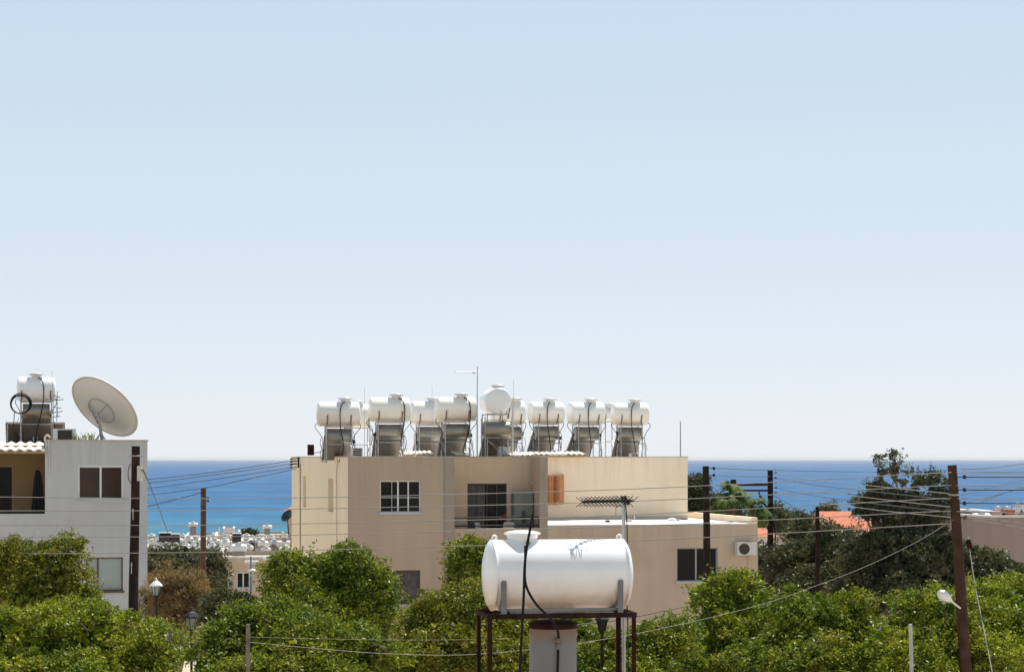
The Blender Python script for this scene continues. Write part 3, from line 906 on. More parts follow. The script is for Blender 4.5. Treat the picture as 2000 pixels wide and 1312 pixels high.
roof_heater(617, 705, 2.2, 'white solar water heater at the far left end of the brown building roof', zc=zc_of(808, 2.2, 660), lid_x=0.22, hose=1, bar=True, seed=1)
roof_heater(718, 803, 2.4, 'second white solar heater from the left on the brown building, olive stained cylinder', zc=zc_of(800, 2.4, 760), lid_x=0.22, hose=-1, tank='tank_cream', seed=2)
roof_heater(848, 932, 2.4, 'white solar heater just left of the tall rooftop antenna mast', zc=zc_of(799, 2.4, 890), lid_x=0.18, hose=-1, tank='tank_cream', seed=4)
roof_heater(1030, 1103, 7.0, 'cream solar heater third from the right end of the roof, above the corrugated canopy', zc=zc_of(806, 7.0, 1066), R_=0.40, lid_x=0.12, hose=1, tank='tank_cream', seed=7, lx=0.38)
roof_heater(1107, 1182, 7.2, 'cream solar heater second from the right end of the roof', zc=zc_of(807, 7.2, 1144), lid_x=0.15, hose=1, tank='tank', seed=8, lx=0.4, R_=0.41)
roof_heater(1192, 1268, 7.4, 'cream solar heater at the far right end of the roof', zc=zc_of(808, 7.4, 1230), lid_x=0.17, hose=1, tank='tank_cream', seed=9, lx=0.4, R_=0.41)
# rear row
roof_heater(800, 878, 6.0, 'cream solar heater in the rear row, showing between the second and the mast side heater', zc=zc_of(806, 6, 830), lid_x=0.1, hose=0, tank='tank_cream', seed=3)
roof_heater(672, 724, 8.5, 'cream solar heater in the rear row, half hidden behind the leftmost heater', zc=zc_of(812, 8.5, 700), lid_x=0, hose=0, tank='tank_cream', seed=11, R_=0.42, cyl=False, panel=False)
roof_heater(958, 1027, 6.4, 'cream solar heater in the rear row, right behind the round tank end', zc=zc_of(806, 6.4, 1000), lid_x=0.25, hose=0, tank='tank_cream', seed=6)
roof_heater(1172, 1206, 11.0, 'small cream tank in the rear row between the two rightmost heaters', zc=zc_of(808, 11, 1180), lid_x=0, hose=0, tank='tank_cream', seed=12, R_=0.28, cyl=False, panel=False, lx=.22, pipes=False)
# the one turned end-on
ue = A.u(972, 2.0)
heater(A.place(ue, 2.4, ZROOF), TH + R(90), 'round white tank end facing the viewer on a tall frame, right of the antenna mast', zc=zc_of(783, 2.0, 972), R_=0.44, L_=1.3, lid_x=0.0, hose=1, tank='tank_grey', cyl=False, panel=False, lx=0.42, seed=5)
# cylinder and panel that belong beneath it
hh = empty('collector', A.place(A.u(970, 1.9), 1.9, ZROOF), TH, 'silver hot water cylinder and panel under the round white tank end', 'water heater')
T = Matrix.Translation((0, 0, 1.0 + .12)) @ AX
MB().lathe([(0, -.44), (.26, -.44), (.27, -.42), (.27, .42), (.26, .44), (0, .44)], 30, T).build('hot_cylinder', 'collector', hh)
k = MB(); k.box((0.02, 0.55, 0.48), (0.9, 1.35, 0.08), rx=R(-38)); k.build('solar_panel', 'panel_back', hh)
k = MB()
for sx in (-.46, .46):
    k.tube([(sx, -.3, 0), (sx, -.3, 1.55)], .018, 6); k.tube([(sx, .3, 0), (sx, .3, 1.5)], .018, 6)
for zz in (.84, 1.42):
    k.tube([(-.46, -.3, zz), (.46, -.3, zz)], .016, 6)
k.tube([(-.46, -.3, .84), (0, -.3, .4)], .010, 5); k.tube([(.46, -.3, .84), (0, -.3, .4)], .010, 5)
k.build('frame', 'galv', hh)

# other things on that roof
def roof_box(px, py, v, w_, d_, h_, m, name, label, cat):
    u_ = A.u(px, v)
    o = empty(name, A.place(u_, v, ZROOF), TH, label, cat)
    return o


o = empty('metal_can', A.place(A.u(607, 1.4), 1.4, ZR + .036), TH, 'rusty square can standing on the left corner of the brown building roof', 'can')
MB().box((0, 0, .2), (.20, .18, .34)).build('body', 'rust', o)
MB().box((0, 0, .375), (.215, .195, .015)).build('cap', 'iron', o)
MB().tube(smooth_pts([(.08, 0, .1), (.3, 0, .14), (.5, .05, .2)], 4), .01, 5).build('pipe', 'hose', o)


def louvre_box(px, v, w_, h_, z0, label, slats=7):
    o = empty('air_conditioner', A.place(A.u(px, v), v, z0), TH, label, 'air conditioner')
    MB().bb(-w_ / 2, w_ / 2, 0, .3, 0, h_).build('case', 'ac', o)
    k = MB()
    for i in range(slats):
        zz = h_ * (i + .7) / (slats + .4)
        k.box((0, -.012, zz), (w_ * .8, .03, h_ / slats * .45), rx=R(-30))
    k.build('grille', 'fan', o)
    return o


louvre_box(698, .7, .36, .46, ZR - .15, 'small white louvred unit between the two leftmost heaters')
louvre_box(1240, 6.2, .30, .30, ZR - .15, 'small louvred unit in front of the rightmost heater', 4)
o = empty('meter_box', A.place(A.u(986, .9 + REC), .9 + REC, ZR - .16), TH, 'pale grey box standing on the roof edge below the round tank', 'box')
MB().bb(-.2, .2, 0, .3, 0, .50).build('body', 'ac', o)
MB().bb(-.18, .18, -.02, -.004, .04, .46).build('door', 'ac', o)
MB().bb(-.22, .22, -.03, .32, .504, .53).build('cap', 'plastic_white', o)


def corrugated(loc, rz, w_, d_, tilt, amp, wl, label, name='corrugated_canopy', timber=True, curve=0.0, posts=False):
    c = empty(name, loc, rz, label, 'canopy')
    n_ = int(w_ / wl * 8)
    k = MB(); vs = []; J = 5
    for j in range(J):
        for i in range(n_ + 1):
            x = -w_ / 2 + w_ * i / n_
            q = d_ * j / (J - 1)
            vs.append((x, q, math.sin(2 * math.pi * x / wl) * amp + q * math.tan(tilt) + curve * (1 - (2 * x / w_) ** 2)))
    fs = [(j * (n_ + 1) + i, j * (n_ + 1) + i + 1, (j + 1) * (n_ + 1) + i + 1, (j + 1) * (n_ + 1) + i) for j in range(J - 1) for i in range(n_)]
    k.add(vs, fs, True)
    o = k.build('corrugated_sheet', 'corr', c)
    md = o.modifiers.new('thickness', 'SOLIDIFY'); md.thickness = 0.012
    if timber:
        k = MB(); k.bb(-w_ / 2, w_ / 2, 0.04, 0.10, -amp - 0.07, -amp - 0.012); k.bb(-w_ / 2, w_ / 2, d_ - 0.1, d_ - 0.04, -amp - 0.07 + d_ * math.tan(tilt), -amp - 0.012 + d_ * math.tan(tilt)); k.build('batten', 'timber', c)
        if posts:
            for sx in (-w_ / 2 + .1, w_ / 2 - .1):
                MB().bb(sx - .03, sx + .03, d_ - .1, d_ - .05, -.5, -amp - .072).build('post', 'timber', c)
    return c


corrugated(A.place(A.u(1087, 5.1), 5.1, A.uz(1087, 886.5, 5.1)[1]), TH, 2.2, 1.3, R(5), .025, .2, 'wavy white canopy sheet on the roof edge above the orange shutters')
corrugated(A.place(A.u(1020, 1.5), 1.5, A.uz(1020, 888, 1.5)[1]), TH, .9, .9, R(6), .02, .16, 'short wavy canopy sheet right of the pale grey roof box')
corrugated(A.place(A.u(817, 1.9), 1.9, A.uz(817, 885.5, 1.9)[1]), TH, 1.05, .9, R(6), .02, .16, 'wavy canopy sheet in front of the rear heater between two front heaters')
corrugated(A.place(A.u(903, 1.9), 1.9, A.uz(903, 886.5, 1.9)[1]), TH, .5, .8, R(8), .02, .13, 'short wavy sheet in front of the heater left of the mast')

# masts and rods
mst = empty('television_antenna', A.place(A.u(932, 1.9), 1.9, ZROOF), TH, 'tall thin antenna mast with a boom pointing left, highest thing on the brown roof', 'antenna')
zt = A.uz(932, 716, 1.9)[1] - ZROOF
MB().tube([(0, 0, 0), (0, 0, zt * .55), (0.01, 0, zt)], [.024, .022, .014], 8).build('mast', 'galv', mst)
zb_ = A.uz(932, 726, 1.9)[1] - ZROOF
k = MB(); k.tube([(.08, 0, zb_), (-.75, -.1, zb_ - .02)], .011, 6)
for i in range(11):
    x = -.75 + i * .07
    k.tube([(x, -.1 + (x + .75) * .12 - .10, zb_ - .02), (x, -.1 + (x + .75) * .12 + .10, zb_ - .02)], .006, 4)
    k.tube([(x, -.1 + (x + .75) * .12, zb_ - .045), (x, -.1 + (x + .75) * .12, zb_ + .005)], .006, 4)
k.box((-.12, -.02, zb_ - .03), (.08, .05, .06))
k.build('boom', 'galv', mst)


def rod(px, py, v, r_, label, lean=0.0, m='galv', z0=None):
    zt = A.uz(px, py, v)[1]; z0 = ZROOF if z0 is None else z0
    o = MB().tube([(0, 0, 0), (lean, 0, zt - z0)], [r_, r_ * .7], 6).build('rod', m)
    o.location = A.place(A.u(px, v), v, z0)
    return tag(o, label, 'rod')


rod(712, 757, 3.0, .008, 'hair thin whip rod between the two leftmost heaters on the brown roof')
rod(844, 757, 4.0, .007, 'thin whip rod above the rear heater left of the mast')
rod(1003, 742, 2.6, .008, 'thin whip rod just right of the round tank end')
rod(1329, 822, 6.3, .028, 'grey standing pipe alone near the right end of the roof')
rod(811, 842, 1.2, .022, 'short pale standing pipe in front of the second heater gap', m='plastic_white')
rod(1001, 780, 2.2, .03, 'white vent pipe with open top beside the round tank', m='plastic_white')
rod(1203, 966, 4.0, .014, 'rusty rod rising from the white terrace left of the near antenna pole', m='rustlight', z0=zT + .04)
rod(1239, 998, 3.6, .014, 'short pale rod rising from the white terrace', m='plastic_white', z0=zT + .04)

# bits lying on the terrace
rnd = random.Random(5)
for i, (px, dsc) in enumerate(((1186, 'small dark stone on the terrace left of the pole'), (1228, 'flat grey stone on the terrace beside the short rod'),
                               (1312, 'white stone lying near the right end of the terrace'), (1322, 'brown rubble lump near the right end of the terrace'), (1336, 'dark rubble lump against the terrace parapet'))):
    k = MB(); pr = []
    s_ = .07 + .02 * i % .05
    k.lathe([(0, -s_ * .5), (s_ * .8, -s_ * .3), (s_, 0), (s_ * .6, s_ * .5), (0, s_ * .6)], 7, Matrix.Rotation(i, 4, 'Z'), False)
    k.v = [(x * 1.6, y, z * (1 + .2 * math.sin(x * 40))) for x, y, z in k.v]
    o = k.build('stone', ['rust', 'upstand', 'membrane', 'rustlight', 'bracket'][i]); v_ = 2.2 + .5 * i
    o.location = A.place(A.u(px, v_), v_, zT + .04 + s_ * .4); tag(o, dsc, 'stone')

# ------------------------------------------------------------------ left building
B = Frame(288, 66.0, TH)
lb = B.root('apartment_building', 'pale grey flat roofed building at the left edge with a large dish on its roof', 'building')
ZL = B.uz(288, 861)[1]
uL = B.u(-260); uK = B.u(88)
zo0, zo1 = B.uz(50, 1003)[1], B.uz(50, 884)[1]
lw1 = (B.u(151), B.u(242), B.uz(195, 977)[1], B.uz(195, 908)[1])
lw2 = (B.u(168), B.u(240), B.uz(200, 1154)[1], B.uz(200, 1088)[1])
w = MB(); wall_holes(w, uK, 0, 0, ZL, 0, .18, [lw1, lw2]); wall_holes(w, uL, uK, 0, zo0, 0, .18, [])
w.quad((0, .18, 0), (0, 9, 0), (0, 9, ZL), (0, .18, ZL)); w.quad((uL, 9, 0), (uL, 9, ZL), (0, 9, ZL), (0, 9, 0))
w.quad((uL, 0, 0), (uL, 0, ZL), (uL, 9, ZL), (uL, 9, 0))
w.bb(uK, uK + .18, .18, 1.8, zo0, ZL)
w.build('wall', 'grey_wall', lb)
k = MB(); wall_holes(k, uL, uK, zo0, zo1 + .1, 1.8, .15, [(B.u(-60, 1.8), B.u(27, 1.8), zo0, B.uz(20, 908, 1.8)[1])]); k.build('balcony_wall', 'ochre', lb)
k = MB(); k.bb(uL, uK, .18, 1.95, zo0 - .2, zo0 - .03); k.build('balcony_floor', 'upstand', lb)
k = MB(); k.bb(uL, uK - .004, .1, 1.95, zo1 + .1, zo1 + .24); k.bb(uL, uK - .004, -.1, .1, zo1 + .0, zo1 + .12); k.build('balcony_beam', 'timber', lb)
k = MB(); k.bb(uL, 0, 1.95, 9, ZL - .35, ZL - .2); k.bb(uK + .18, 0, .18, 1.95, ZL - .35, ZL - .2); k.bb(uL, uK - .004, 0.2, 1.95, ZL - .35, ZL - .25); k.build('roof', 'roof_grey', lb)
k = MB(); k.bb(uK - .01, .03, -.03, .2, ZL, ZL + .04); k.build('coping', 'coping', lb)
window(lb, *lw1, 0, frame='white_frame', glass='glass_warm', mull=[(.5, .06)], fw=.075)
window(lb, *lw2, 0, frame='brown_frame', glass='blind', mull=[(.32, .05)], fw=.045, sill='brown_frame')
fo = window(lb, B.u(-60, 1.8), B.u(27, 1.8), zo0, B.uz(20, 908, 1.8)[1], 1.8, .15, frame='timber', glass='glass', mull=[(.5, .05)], fw=.06, sill=None)
k = MB()
for py in (971, 1000): k.tube([(uL, .05, B.uz(50, py)[1]), (uK, .05, B.uz(50, py)[1])], .016, 6)
for px in (20, -60, -140): k.tube([(B.u(px), .05, zo0), (B.u(px), .05, B.uz(50, 971)[1])], .014, 6)
k.build('balcony_rail', 'iron', lb)
k = MB(); k.tube(smooth_pts([(B.u(97), -.03, B.uz(97, 925)[1]), (B.u(96), -.03, B.uz(96, 880)[1]), (B.u(95), -.04, ZL + .05)], 3), .018, 6)
k.tube(smooth_pts([(B.u(88), -.05, ZL - .02), (B.u(88), -.05, ZL + .12), (B.u(93), -.05, ZL + .18), (B.u(98), -.04, ZL + .1)], 4), .03, 8)
k.build('drain_pipe', 'plastic_white', lb)
aw = corrugated(B.place(B.u(-20), -.35, B.uz(40, 879, 0)[1]), TH, abs(B.u(88) - B.u(-128)) + .0, .9, R(16), .03, .29, 'white corrugated awning over the balcony at the left edge', timber=True)
# cloth hanging in that balcony
k = MB(); rnd = random.Random(2); W_ = .34; nn = 12; rows = 8
zc0, zc1 = B.uz(75, 1002, 1)[1], B.uz(75, 918, 1)[1]
vs = []
for j in range(rows + 1):
    q = j / rows; ww = W_ * (.25 + .75 * (1 - q) ** .6)
    for i in range(nn + 1):
        x = ww * (i / nn - .5) * 1.2
        vs.append((x, .05 * math.sin(i * 1.7) * (1 - q * .5), zc0 + (zc1 - zc0) * q))
fs = [(j * (nn + 1) + i, j * (nn + 1) + i + 1, (j + 1) * (nn + 1) + i + 1, (j + 1) * (nn + 1) + i) for j in range(rows) for i in range(nn)]
k.add(vs, fs, True); o = k.build('garment', 'cloth_black'); o.location = B.place(B.u(75, 1.0), 1.0, 0); o.rotation_euler = (0, 0, TH)
md = o.modifiers.new('thickness', 'SOLIDIFY'); md.thickness = .03
tag(o, 'long black garment hanging in the balcony at the left edge', 'garment')

# dish
DV = 2.4
du, dz = B.uz(202, 797, DV)
dc = B.place(du, DV, ZL - .2)
ds = empty('satellite_dish', dc, 0, 'large beige satellite dish on the grey building roof, seen from behind', 'satellite dish')
hz = dz - (ZL - .2)
Rd = 72 / F * 68.4 * 1.02
axis = Vector((0.44, 0.63, 0.65)).normalized()         # the way the dish looks: up, away and to the right
Q = axis.to_track_quat('Z', 'Y').to_matrix().to_4x4()
T = Matrix.Translation((0, 0, hz)) @ Q
dep = .20
pr = [(Rd * i / 14, dep * (i / 14) ** 2 - dep * .5) for i in range(15)]
pr2 = pr + [(Rd + .03, dep * .5), (Rd + .03, dep * .5 - .035), (Rd, dep * .5 - .04)] + [(r_, z - .02) for r_, z in reversed(pr)]
MB().lathe(pr2, 56, T).build('reflector', 'dish', ds)
k = MB()
rr = Rd * .40; zz = dep * .16 - dep * .5 - .07
pts = [T @ Vector((rr * math.cos(a * math.pi / 18), rr * math.sin(a * math.pi / 18), zz)) for a in range(37)]
k.tube(pts, .017, 6, False)
hub = Vector((0, 0, hz)) - axis * .36
for a in (30, 150, 270):
    k.tube([T @ Vector((rr * math.cos(R(a)), rr * math.sin(R(a)), zz)), hub], .02, 6)
k.tube([T @ Vector((rr * .9, 0, zz)), hub + Vector((0, 0, -.25))], .03, 6)
k.build('back_ring', 'galv', ds)
k = MB(); k.tube([(0, 0, 0), (hub.x * .6, hub.y * .6, hub.z - .35), (hub.x, hub.y, hub.z + .1)], [.06, .05, .05], 10)
for a in (90, 210, 330):
    k.tube([(.28 * math.cos(R(a)), .28 * math.sin(R(a)), 0), (hub.x * .5, hub.y * .5, (hub.z) * .5)], .018, 6)
k.build('mast', 'galv', ds)
k = MB(); f_ = Vector((0, 0, hz)) + axis * .85
for a in (60, 180, 300):
    k.tube([T @ Vector((Rd * math.cos(R(a)), Rd * math.sin(R(a)), dep * .5)), f_], .012, 5)
k.build('feed_arm', 'galv', ds)
k = MB(); k.lathe([(0, -.1), (.06, -.1), (.07, .1), (0, .1)], 10, Matrix.Translation(f_) @ Q); k.build('feed_horn', 'lid', ds)

# heater on the left building
hv = 3.2
hu, hz_ = B.uz(71, 760, hv)
heater(B.place(hu, hv, ZL - .2), TH, 'white solar heater on the grey building, beside the dish', L_=1.28, R_=.40, zc=hz_ - ZL + .2, tank='tank_grey', lid_x=0.0, hose=-1, lx=.5, seed=21)
k = MB()
c0 = B.place(B.u(40, 2.4), 2.4, B.uz(40, 790, 2.4)[1])
for j, rr in enumerate((.29, .31, .335)):
    pts = [c0 + Vector((rr * math.cos(a * .35) * 1.05, .02 * j + .03 * math.sin(a * .7 + j), rr * math.sin(a * .35) + .02 * j)) for a in range(19)]
    k.tube(pts, .017, 6)
k.tube(smooth_pts([c0 + Vector((-.2, 0, -.25)), c0 + Vector((-.22, 0, -.6)), c0 + Vector((-.25, 0, -.9)), c0 + Vector((0, 0, -1.1))], 4), .014, 6)
world_mesh(k, 'coiled_hose', 'hose', 'coil of black hose hanging on the heater beside the dish', 'hose', base=c0)
pv = 4.2
k = MB()
pan = empty('solar_collector', B.place(B.u(40, pv), pv, ZL - .2), TH, 'tilted solar panel at far left behind the coiled hose', 'solar panel', 'panels lying on the grey building roof')
MB().box((0, .45, .42), (.98, 1.35, .08), rx=R(-38)).build('frame', 'panel_back', pan)
MB().box((0, .48, .47), (.92, 1.28, .012), rx=R(-38)).build('panel_glass', 'panel_glass', pan)
MB().bb(-.45, -.41, -.08, -.04, 0, .82).bb(.41, .45, -.08, -.04, 0, .82).build('stand', 'galv', pan)
pan2 = empty('solar_collector', B.place(B.u(98, pv), pv, ZL - .2), TH, 'tilted solar panel right of the coiled hose, under the heater', 'solar panel', 'panels lying on the grey building roof')
for c_ in pan.children:
    q = c_.copy(); SC.collection.objects.link(q); q.parent = pan2
o = empty('air_conditioner', B.place(B.u(126, 1.0), 1.0, ZL - .2), TH, 'open fronted white box unit on the grey roof between heater and dish', 'air conditioner')
MB().bb(-.36, .36, 0, .5, 0, .60).build('case', 'ac', o)
MB().bb(-.22, .24, -.012, -.002, .05, .56).build('grille', 'fan', o)
for i in range(6):
    pass
k = MB()
for i in range(7): k.bb(-.20, .22, -.02, -.014, .10 + i * .065, .12 + i * .065)
k.build('slat', 'rust', o)
o = empty('television_antenna', B.place(B.u(103, 2.6), 2.6, ZL - .2), TH, 'thin antenna mast with small dark elements right of the grey building heater', 'antenna')
zt = B.uz(103, 722, 2.6)[1] - ZL + .2
MB().tube([(0, 0, 0), (.03, 0, zt * .5), (-.03, 0, zt)], [.015, .012, .006], 6).build('mast', 'galv', o)
k = MB()
for i, (zz, l_) in enumerate(((1.55, .25), (1.35, .18), (1.15, .22), (1.72, .14), (1.0, .15))):
    k.tube([(0, 0, zz), (.1 + l_, -.05, zz + .05 * (-1) ** i)], .012, 5)
    k.tube([(.12, -.03, zz - .14), (.16, -.03, zz + .14)], .01, 5)
k.build('element', 'hose', o)
# tuft of plants on the roof
k = MB(); rnd = random.Random(8)
for i in range(46):
    x = rnd.uniform(-.42, .42); a = rnd.uniform(-.5, .5); h_ = rnd.uniform(.12, .38)
    b0 = Vector((x, rnd.uniform(-.05, .05), 0)); tp_ = b0 + Vector((a * h_ * 1.4, rnd.uniform(-.1, .1), h_))
    k.add([b0 + Vector((-.012, 0, 0)), b0 + Vector((.012, 0, 0)), (b0 + tp_) / 2 + Vector((.014, 0, .03)), tp_, (b0 + tp_) / 2 + Vector((-.014, 0, .03))], [(0, 1, 2, 3, 4)])
o = k.build('weed', 'leaf_olive'); o.location = B.place(B.u(163, .5), .5, ZL - .05); tag(o, 'tuft of spiky weeds on the grey roof edge below the dish', 'plant')
for px, h_ in ((263, .06), (274, .09)):
    pass

# ------------------------------------------------------------------ near roof with the big tank
nr = empty('rooftop_house', (1.1, 21.6, GROUND), R(10), 'flat roofed house under the near white tank', 'building')
ZN = EYE - 3.1 - GROUND
MB().bb(-4, 4, -3.4, 3.2, 0, ZN - .15).build('wall', 'taupe', nr)
MB().bb(-4.05, 4.05, -3.45, 3.25, ZN - .146, ZN).build('roof', 'roof_grey', nr)
TN = R(10)
D0 = 20.55                      # front rail distance
NF = Frame(957, D0, TN, EYE - 3.1)
st = NF.root('tank_stand', 'rusty angle iron stand carrying the big near white tank', 'stand')
WS = NF.u(1238)
DS = .72
zr = NF.uz(1100, 1199)[1]
k = MB()
for u_ in (0, WS):
    for v_ in (0, DS):
        k2 = MB(); s_ = 1 if u_ == 0 else -1; t_ = 1 if v_ == 0 else -1
        k2.bb(u_ - .022 if s_ > 0 else u_ - .022, u_ + .022, v_ - .004, v_ + .004, 0, zr - .04)
        k2.bb(u_ - .004 - .018 * s_, u_ + .004 - .018 * s_, v_ + .005 * t_, v_ + .045 * t_, 0, zr - .04)
        k2.build('leg', 'rust', st)
k.bb(-.03, WS + .03, -.008, .0, zr - .04, zr + .01); k.bb(-.03, WS + .03, 0.002, .045, zr + .002, zr + .009)
k.bb(-.03, WS + .03, DS, DS + .008, zr - .04, zr + .01)
k.bb(-.03, -.022, .002, DS, zr - .04, zr + .01); k.bb(WS + .022, WS + .03, .002, DS, zr - .04, zr + .01)
for q in (.12, .88): k.bb(WS * q - .025, WS * q + .025, .0, DS, zr + .012, zr + .03)
k.build('top_frame', 'rust', st)
# channel under the tank (stained)
MB().bb(.14, WS - .1, .04, .1, zr + .012, zr + .055).build('channel', 'rustlight', st)
# tank
tc_v = .36
cu0, cz0 = NF.uz(1088, 1121.5, tc_v)
Rt = 68.6 / F * (D0 + tc_v + .1)
zc = cz0
tloc = NF.place(cu0, tc_v, zc - Rt)
bt = empty('water_tank', tloc, TN, 'big glossy white water tank with flared lid on the rusty stand, nearest to the viewer', 'water tank')
h = NF.u(1217.5, tc_v) - cu0
T = Matrix.Translation((0, 0, Rt)) @ AX
pf = [(0, -h - .075), (Rt * .3, -h - .07), (Rt * .62, -h - .052), (Rt * .85, -h - .028), (Rt * .96, -h - .006), (Rt * .985, -h + .006), (Rt * 1.012, -h + .008), (Rt * 1.012, -h + .022), (Rt * .985, -h + .026),
      (Rt * .985, -h + .05), (Rt, -h + .09), (Rt, h - .09), (Rt * .985, h - .05), (Rt * .985, h - .026), (Rt * 1.012, h - .022), (Rt * 1.012, h - .008), (Rt * .985, h - .006), (Rt * .96, h + .006),
      (Rt * .85, h + .028), (Rt * .62, h + .052), (Rt * .3, h + .07), (0, h + .075)]
k = MB().lathe(pf, 96, T)
# subtle moulded waist
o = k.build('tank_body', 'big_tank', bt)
lu = NF.u(1020, tc_v) - cu0
T = Matrix.Translation((lu, 0, 2 * Rt - .035))
k = MB().lathe([(.13, -.03), (.135, .03), (.155, .055), (.16, .085), (.19, .095), (.192, .103), (.15, .118), (.08, .13), (0, .133)], 48, T); k.build('lid', 'big_tank', bt)
for su in (-1, 1):
    k = MB(); x = su * (h - .045)
    n_ = 12
    # ring shaped lifting eye on a flared foot
    pts = [(x + .022 * math.cos(a * math.pi / 6), 0, 2 * Rt + .022 + .022 * math.sin(a * math.pi / 6)) for a in range(13)]
    k.tube(pts, .0115, 8, False); k.lathe([(.06, -.022), (.045, 0.0), (.02, .012), (0, .014)], 14, Matrix.Translation((x, 0, 2 * Rt - .004)))
    k.build('lifting_eye', 'big_tank', bt)
for px in (984, 1212):
    uu = NF.u(px, 0) - cu0
    k = MB(); pts = []
    for a in range(9):
        an = math.pi * 1.5 - R(20 + a * 8.0)
        pts.append((uu, (Rt + .014) * math.cos(an), Rt + (Rt + .014) * math.sin(an)))
    for p_, q_ in zip(pts, pts[1:]):
        a_, b_ = Vector(p_), Vector(q_); mid = (a_ + b_) / 2; d_ = b_ - a_
        k.box(mid, (.042, d_.length * 1.06, .006), rx=math.atan2(d_.z, d_.y))
    zlow = pts[0][2]
    k.bb(uu - .028, uu + .028, -Rt - .005, -Rt + .0, -.035, Rt * .86)
    o = k.build('cradle_strap', 'dull_galv', bt)
# outlet fitting on the neck and little tap
MB().lathe([(.012, 0), (.022, .0), (.022, .06), (.012, .06)], 10, Matrix.Translation((lu + .03, -.13, 2 * Rt - .03)) @ Matrix.Rotation(R(90), 4, 'X')).build('outlet', 'galv', bt)
# hoses
def near_pts(lst): return smooth_pts([at(px, py, Y) for px, py, Y in lst], 8)


MB_ = MB().tube(near_pts([(1041, 1004, 20.4), (1034, 1040, 20.38), (1028, 1075, 20.34), (1024.5, 1110, 20.3), (1023, 1160, 20.3), (1020, 1220, 20.32), (1016, 1290, 20.35), (1014, 1400, 20.4)]), .013, 10)
world_mesh(MB_, 'hose', 'hose', 'straight black hose running down in front of the near tank past its lid', 'hose')
MB_ = MB().tube(near_pts([(1026, 1066, 20.4), (1026, 1090, 20.33), (1025, 1125, 20.29), (1030, 1150, 20.28), (1048, 1180, 20.3), (1075, 1207, 20.4), (1088, 1228, 20.5), (1091.5, 1246, 20.52)]), .013, 10)
world_mesh(MB_, 'hose', 'hose', 'black hose curving from the near tank lid to the metal cylinder', 'hose')
cyl = empty('hot_water_cylinder', NF.place(NF.u(1080, .36), .36, 0), TN, 'rust topped grey metal cylinder standing under the near white tank', 'cylinder')
rc = 46.5 / F * 20.9
ztop = NF.uz(1080, 1219, .1)[1]
M['cyl_body'] = tank_mat('grey_cylinder_rusting_from_the_top', (0.20, 0.195, 0.20), (0.26, 0.11, 0.05), ztop, ztop - .22, 1.1)
M['cyl_body'].node_tree.nodes['Principled BSDF'].inputs['Roughness'].default_value = .7
MB().lathe([(0, 0), (rc, 0), (rc, ztop - .04)], 48).build('body', 'cyl_body', cyl)
MB().lathe([(rc + .003, ztop - .055), (rc + .005, ztop - .02), (rc + .008, ztop - .012), (rc + .008, ztop - .002), (rc * .8, ztop + .022), (0, ztop + .03)], 48).build('lid', 'rust', cyl)
fx, fz = NF.uz(1090, 1250, .1)
k = MB(); cx = fx - NF.u(1080, .36)
k.tube([(cx, -rc - .02, fz + .03), (cx, -rc - .02, fz - .09)], .02, 10); k.tube([(cx, -rc - .02, fz - .01), (cx - .05, -rc - .03, fz + .005)], .01, 8)
k.lathe([(0, 0), (.03, 0), (.03, .02), (0, .02)], 8, Matrix.Translation((cx, -rc - .02, fz - .05))); k.box((cx - .055, -rc - .03, fz + .01), (.03, .012, .012))
k.tube([(cx, -rc, fz - .05), (cx, -rc + .1, fz - .05)], .012, 8)
k.build('valve', 'bracket', cyl)
MB().tube([(cx, -rc - .022, fz - .09), (cx - .01, -rc - .03, fz - .4), (cx - .03, -rc - .03, 0.02)], .0125, 8).build('hose', 'hose', cyl)
# antenna near
pa = NF.place(NF.u(1219, .745), .745, 0)
BA = R(35)
an = empty('television_antenna', pa, TN, 'near television antenna with crossed dark rods on a white pole behind the big tank', 'antenna')
zt = NF.uz(1219, 968, .745)[1]
MB().tube([(0, 0, 0), (-.006, 0, zt)], .019, 14).build('pole', 'galv', an)
zb_ = NF.uz(1219, 978, .745)[1]
k = MB(); x0, x1 = .09, -.70
k.bb(x1, x0, -.039, -.021, zb_ - .009, zb_ + .009)
nE = 13
for i in range(nE):
    x = x1 + .012 + (x0 - x1 - .10) * i / (nE - 1)
    l_ = .078 + .012 * (i / nE)
    for s_ in (-1, 1):
        k.tube([(x, -.03, zb_), (x - .02, -.03 + s_ * l_, zb_ + l_ * .62)], .0045, 5)
        k.tube([(x, -.03, zb_), (x - .02, -.03 + s_ * l_, zb_ - l_ * .62)], .0045, 5)
        k.tube([(x + .004, -.03, zb_), (x + .034, -.03 + s_ * .05, zb_ + l_ * .3)], .0038, 5)
    k.box((x, -.03, zb_), (.014, .022, .024))
k.tube([(x0, -.03, zb_), (x0 - .12, -.2, zb_ + .05)], .004, 5); k.tube([(x0, -.03, zb_), (x0 - .12, .12, zb_ - .07)], .004, 5)
RB = Matrix.Rotation(BA, 4, 'Z'); k.v = [tuple(RB @ (Vector(q) + Vector((0, -.02, 0)))) for q in k.v]
k.build('boom', 'iron', an)
k = MB(); k.box((.02, -.03, zb_ - .012), (.06, .05, .05)); k.box((-.028, -.02, zb_ + .03), (.018, .03, .045)); k.box((.01, -.02, zb_ + .035), (.018, .03, .045)); k.build('clamp', 'iron', an)
k = MB().tube(smooth_pts([(.01, -.03, zb_ - .03), (.028, -.024, zb_ - .35), (.02, -.026, zb_ - .9), (.035, -.03, zb_ - 1.4), (.04, -.03, .1)], 5), .006, 6); k.build('cable', 'hose', an)
k = MB()
for zz in (.62, .78): k.tube([(-.06, -.08, zz), (.04, -.02, zz)], .008, 6)
k.build('pole_clamp', 'galv', an)

